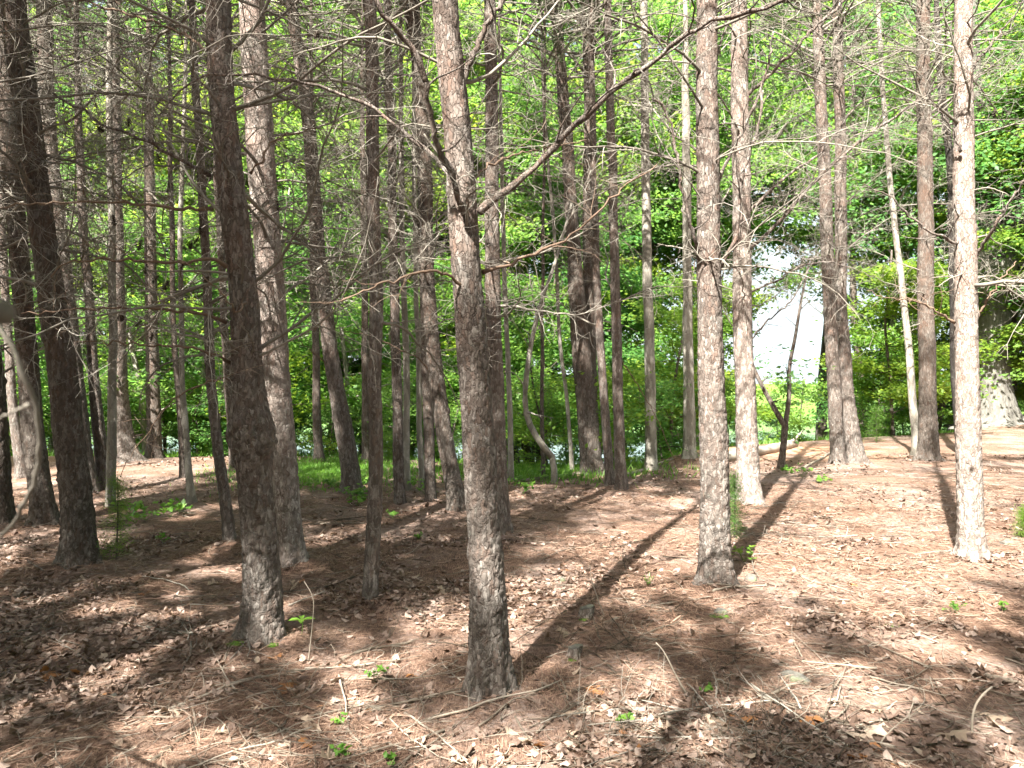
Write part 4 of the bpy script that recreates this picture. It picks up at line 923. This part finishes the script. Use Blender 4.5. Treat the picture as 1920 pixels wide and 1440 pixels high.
def stump(label, u, v, w, h, seed):
    p = ground_px(u, v); d = p[1]; r0 = w / 2 * d / FPX * 1.15; h = h * d / FPX; T = thing('stump', (p[0], p[1], p[2] - .015), label, 'stump')
    b = MB(); th = np.arange(20) * 2 * np.pi / 20; rows = [(-.03, 1.25), (0, 1.15), (.35, 1.03), (.7, 1.0), (1.0, .98)]
    V = np.array([[r0 * k * (1 + .10 * math.sin(5 * a + seed)) * math.cos(a) + .1 * z * h, r0 * k * (1 + .10 * math.sin(5 * a + seed)) * math.sin(a), z * h] for z, k in rows for a in th]); V[-20:, 2] += .25 * V[-20:, 0]; V[:, 0] += .15 * V[:, 2]; V[:, :2] *= 1 + .09 * rng.normal(size=(100, 1))
    F = [(i * 20 + j, i * 20 + (j + 1) % 20, i * 20 + 20 + (j + 1) % 20, i * 20 + 20 + j) for i in range(4) for j in range(20)]
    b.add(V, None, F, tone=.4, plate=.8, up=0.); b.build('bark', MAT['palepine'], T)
    b = MB(); top = V[-20:] * (.985, .985, 1); top = np.vstack([top, [[.1 * h, 0, h * 1.01]]]); b.add(top + (0, 0, .001), [(j, (j + 1) % 20, 20) for j in range(20)], None, tone=.35); b.build('cut_face', MAT['stone'], T)
    mb = blob(seed, r0 * .7, r0 * .5, .012, .5, 2).build('moss', MAT['moss'], T); mb.location = (-.2 * r0, -r0 * 1.1, .01); return T
stump('weathered cut stub stump with moss at its foot, the nearer of two', 1073, 1232, 22, 24, 1)
stump('darker cut stub stump with grey top, the further of two', 1096, 1158, 25, 22, 2)
# fallen log on the clay mound
T = thing('fallen_log', tuple(ground_px(1425, 862)), 'pale barkless log lying on the orange clay mound', 'log'); o0 = np.array(T.location)
P = smooth_path(ground_path([(1352, 868), (1400, 858), (1450, 848), (1489, 838)], .11), 20) - o0
b = MB(); b.tube(P, .10 * (1 + .08 * rng.normal(size=20)), 12, True, tone=.95); b.build('log_wood', MAT['stick'], T)
b = MB(); b.tube(np.array([P[-3], P[-2] + (.05, -.1, .12), P[-1] + (.15, -.15, .3)]), [.045, .03, .012], 6, True, tone=.8); b.build('stub', MAT['stick'], T)

# ------------------------------------------------------------------ green things on the floor
def sprig(name, label, u, v, n, L, sz, seed, mat='herb', cat='seedling', group=None, up=.7):
    p = ground_px(u, v); r2 = np.random.default_rng(seed); T = thing(name, tuple(p), label, cat, group); lf = MB(); st = MB()
    for k in range(n):
        a = k * 6.28 / n + r2.normal() * .3; d = np.array([math.cos(a) * (1 - up), math.sin(a) * (1 - up), up]); P = wander((0, 0, 0), d, L * r2.uniform(.6, 1), 4, .6 * r2.normal(), .05, r2, -.2); st.tube(P, .0015, 3, False, tone=.3)
        for q in (3, 4): leaves(lf, [P[q]], 2, sz * .3, sz, r2, .2)
    st.build('stem', MAT['herb'], T); lf.build('foliage', MAT[mat], T); return T
p = ground_px(566, 1190); T = thing('broad_leaf_seedling', tuple(p), 'bright green seedling with four glossy leaves beside the collared pine', 'seedling'); st = MB(); st.tube([(0, 0, 0), (.005, 0, .05), (.0, 0, .09)], .002, 4, False, tone=.4); st.build('stem', MAT['herb'], T)
for a in (.2, 1.9, 3.4, 4.9):
    b = MB(); ca, sa = math.cos(a), math.sin(a); q = [(0, 0), (.03, .017), (.06, .018), (.085, 0), (.06, -.018), (.03, -.017)]
    b.add([(x * ca - y * sa, x * sa + y * ca, .09 + x * .35 - 4 * x * x + abs(y) * .3) for x, y in q], None, [(0, 1, 2, 3), (0, 3, 4, 5)], tone=.8); b.build('leaf', MAT['herb'], T)
SPR = [('leafy_seedling', 'small green seedling left of the centre trunk foot', 703, 1282, 5, .11, .035, 'herb'), ('leafy_seedling', 'tiny green sprig on the brush by the bottom centre', 1172, 1357, 4, .05, .04, 'herb'), ('leafy_seedling', 'small sprig on the litter at the left bottom edge of centre', 640, 1425, 4, .07, .035, 'herb'),
      ('leafy_seedling', 'yellow green sprig above the bottom edge sprig', 634, 1365, 4, .06, .03, 'herb'), ('grass_tuft', 'thin tuft of grass in shade left of the stout pine', 1215, 1100, 10, .12, .012, 'herb'), ('leafy_seedling', 'green sprig low on the needles at the lower right', 1328, 1300, 4, .05, .03, 'herb'),
      ('leafy_seedling', 'small fir seedling in the shade at mid right', 1792, 1150, 8, .10, .03, 'leafdark'), ('leafy_seedling', 'light green seedling right of the small fir seedling', 1880, 1148, 5, .08, .03, 'herb'), ('leafy_seedling', 'green seedling at the foot of the small stem by the stout pine', 1395, 1055, 9, .16, .05, 'leafdark'),
      ('leafy_seedling', 'spot of green seedling ahead of the reddish pine', 737, 972, 6, .12, .05, 'herb'), ('leafy_seedling', 'pale green sprout left of the slim leaning pine', 307, 1020, 5, .12, .04, 'herb'), ('leafy_seedling', 'teal green sprig at the very bottom left of centre', 735, 1432, 5, .05, .03, 'herb'),
      ('leafy_seedling', 'little green sprig in shade between centre trunk and stump', 785, 1012, 5, .07, .04, 'herb')]
for k, (nm, lab, u, v, n, L, sz, mt) in enumerate(SPR): sprig(nm, lab, u, v, n, L, sz, 70 + k, mt)
r_ = np.random.default_rng(33)
for k in range(30):
    u, v = [(620, 930), (250, 960), (980, 900), (600, 900), (1450, 885), (640, 915), (1010, 890)][k % 7]; p = None
    while p is None or p[1] > 17: uu, vv = u + r_.normal() * 90, v + abs(r_.normal()) * 14; p = ground_px(uu, vv)
    sprig('ground_plant', 'low green plant sprouting from the needle floor in the middle distance', uu, vv, 7, r_.uniform(.14, .3), .07, 200 + k, 'herb', 'plant', 'low green plants in the middle distance', .55)
# conifer seedlings
def little_conifer(label, u, v, h, wd, seed, mat):
    p = ground_px(u, v) ; 
    if p is None: p = at_depth(u, v, 19); p[2] = float(H(p[0], p[1]))
    r2 = np.random.default_rng(seed); T = thing('conifer_seedling', tuple(p), label, 'young tree'); st = MB(); nd = MB(); st.tube([(0, 0, -.02), (.01, 0, h * .5), (0, .01, h)], np.array([.012, .008, .003]) * h, 5, False, tone=.3, plate=.8, up=.2)
    C = []; D = []
    for z in np.arange(.08, .98, .05):
        for q in range(3):
            a = r2.random() * 6.28; L = wd * (1 - z) ** .8 * r2.uniform(.6, 1.1); P = wander((0, 0, z * h), (math.cos(a), math.sin(a), .3), L, 4, .3 * r2.normal(), .08, r2, -.3); st.tube(P, .003, 3, False, tone=.4, plate=.8, up=.2)
            for w in range(5): i = r2.integers(1, 5); C.append(P[i]); D.append((P[i] - P[i - 1]) / np.linalg.norm(P[i] - P[i - 1]))
    tufts(nd, np.array(C), np.array(D), 9, .05, .004, r2); st.build('trunk', MAT['dark'], T); nd.build('foliage', MAT[mat], T)
little_conifer('tiny dark hemlock growing right beside the broad dark furrowed pine', 218, 1050, .75, .15, 1, 'leafdark')
little_conifer('thin hemlock stem with sparse green beside the stout pine', 1377, 1010, .65, .10, 2, 'leafdark')
little_conifer('light green young conifer in the open beyond the crest at right', 1643, 830, .9, .35, 3, 'herb')
little_conifer('small dark green conifer on the floor at the far right edge', 1925, 1010, .3, .1, 4, 'leafdark')
# grass beyond and on the left lawn
def blades(n, f, seed, lab, wd=.012, ht=.12):
    r2 = np.random.default_rng(seed); x, y = f(n, r2); n = len(x); z = H(x, y); a = r2.random(n) * 6.28; c = np.stack([x, y, z], 1); sd = np.stack([np.cos(a), np.sin(a), 0 * a], 1) * wd; tp = np.stack([r2.normal(size=n) * .4, r2.normal(size=n) * .4, 1 + 0 * a], 1) * (ht * (.4 + .9 * r2.random(n)))[:, None]
    V = np.stack([c - sd, c + sd, c + tp], 1).reshape(-1, 3); b = MB(); b.add(V, np.arange(len(V)).reshape(-1, 3), None, tone=np.repeat(r2.random(n), 3)); return tag(b.build('grass', MAT['herb'], smooth=False), lab, 'grass', kind='stuff')
blades(9000, lambda n, r: (-3.1 + r.normal(size=n) * .7, 12.6 + r.normal(size=n) * .9), 1, 'sparse green grass in the dip left of the centre trunk', .01, .07)
blades(3500, lambda n, r: (.4 + r.normal(size=n) * 1.0, 12.5 + r.normal(size=n) * .6), 2, 'sparse green ground cover behind the centre trunk')
def beyond(n, r): s = r.random(n) * 1.6 - .8; y = np.interp(s, CS, CY) + 1.6 + 9 * r.random(n) ** 1.3; return s * y, y
blades(20000, beyond, 3, 'bright green grass and herbs beyond the crest', .016, .13)
# ------------------------------------------------------------------ pine cones hanging on the left branches
def cone_mesh():
    b = MB(); r2 = np.random.default_rng(3)
    for k in range(34):
        f = (k + .5) / 34; a = k * 2.39996; rr = .017 * math.sin(math.pi * (f * .85 + .1)) ; z = -.052 * f; c = np.array([math.cos(a), math.sin(a), 0]); s = np.array([-math.sin(a), math.cos(a), 0])
        p = c * rr * .3 + (0, 0, z + .004); b.add([p - s * .002, p + s * .002, c * rr * 1.25 + s * .006 + (0, 0, z - .004), c * rr * 1.25 - s * .006 + (0, 0, z - .004)], None, [(0, 1, 2, 3)], tone=r2.random())
    b.tube([(0, 0, .006), (0, 0, -.05)], [.006, .003], 6, True, tone=.1); return b.build('pine_cone', MAT['cone'], link=False, smooth=False)
CM = cone_mesh()
CN = [(62, 82), (242, 222), (183, 238), (212, 405), (296, 290), (265, 452), (375, 425), (372, 445), (275, 497), (315, 528), (296, 518), (345, 490), (390, 520), (225, 593), (265, 602), (285, 625), (360, 456), (597, 60), (1866, 205), (520, 378), (265, 815)]
for k, (u, v) in enumerate(CN):
    d = 4.75 + .25 * math.sin(k * 2.1); p = at_depth(u, v, d); o = link_mesh('pine_cone', CM, None, p, (rng.normal() * .5, rng.normal() * .5, rng.random() * 6), rng.uniform(.85, 1.15))
    if u == 265 and v == 602: tag(o, 'pale sun-bleached open cone on the left branches', 'pine cone')
    else: tag(o, 'dark open pine cone hanging on a dead branch of the left pines', 'pine cone', 'dark pine cones on the dead branches')
print('TRIS', sum(len(p.vertices) - 2 for m in bpy.data.meshes for p in m.polygons) if 0 else sum(len(m.polygons) for m in bpy.data.meshes), 'objects', len(bpy.data.objects))
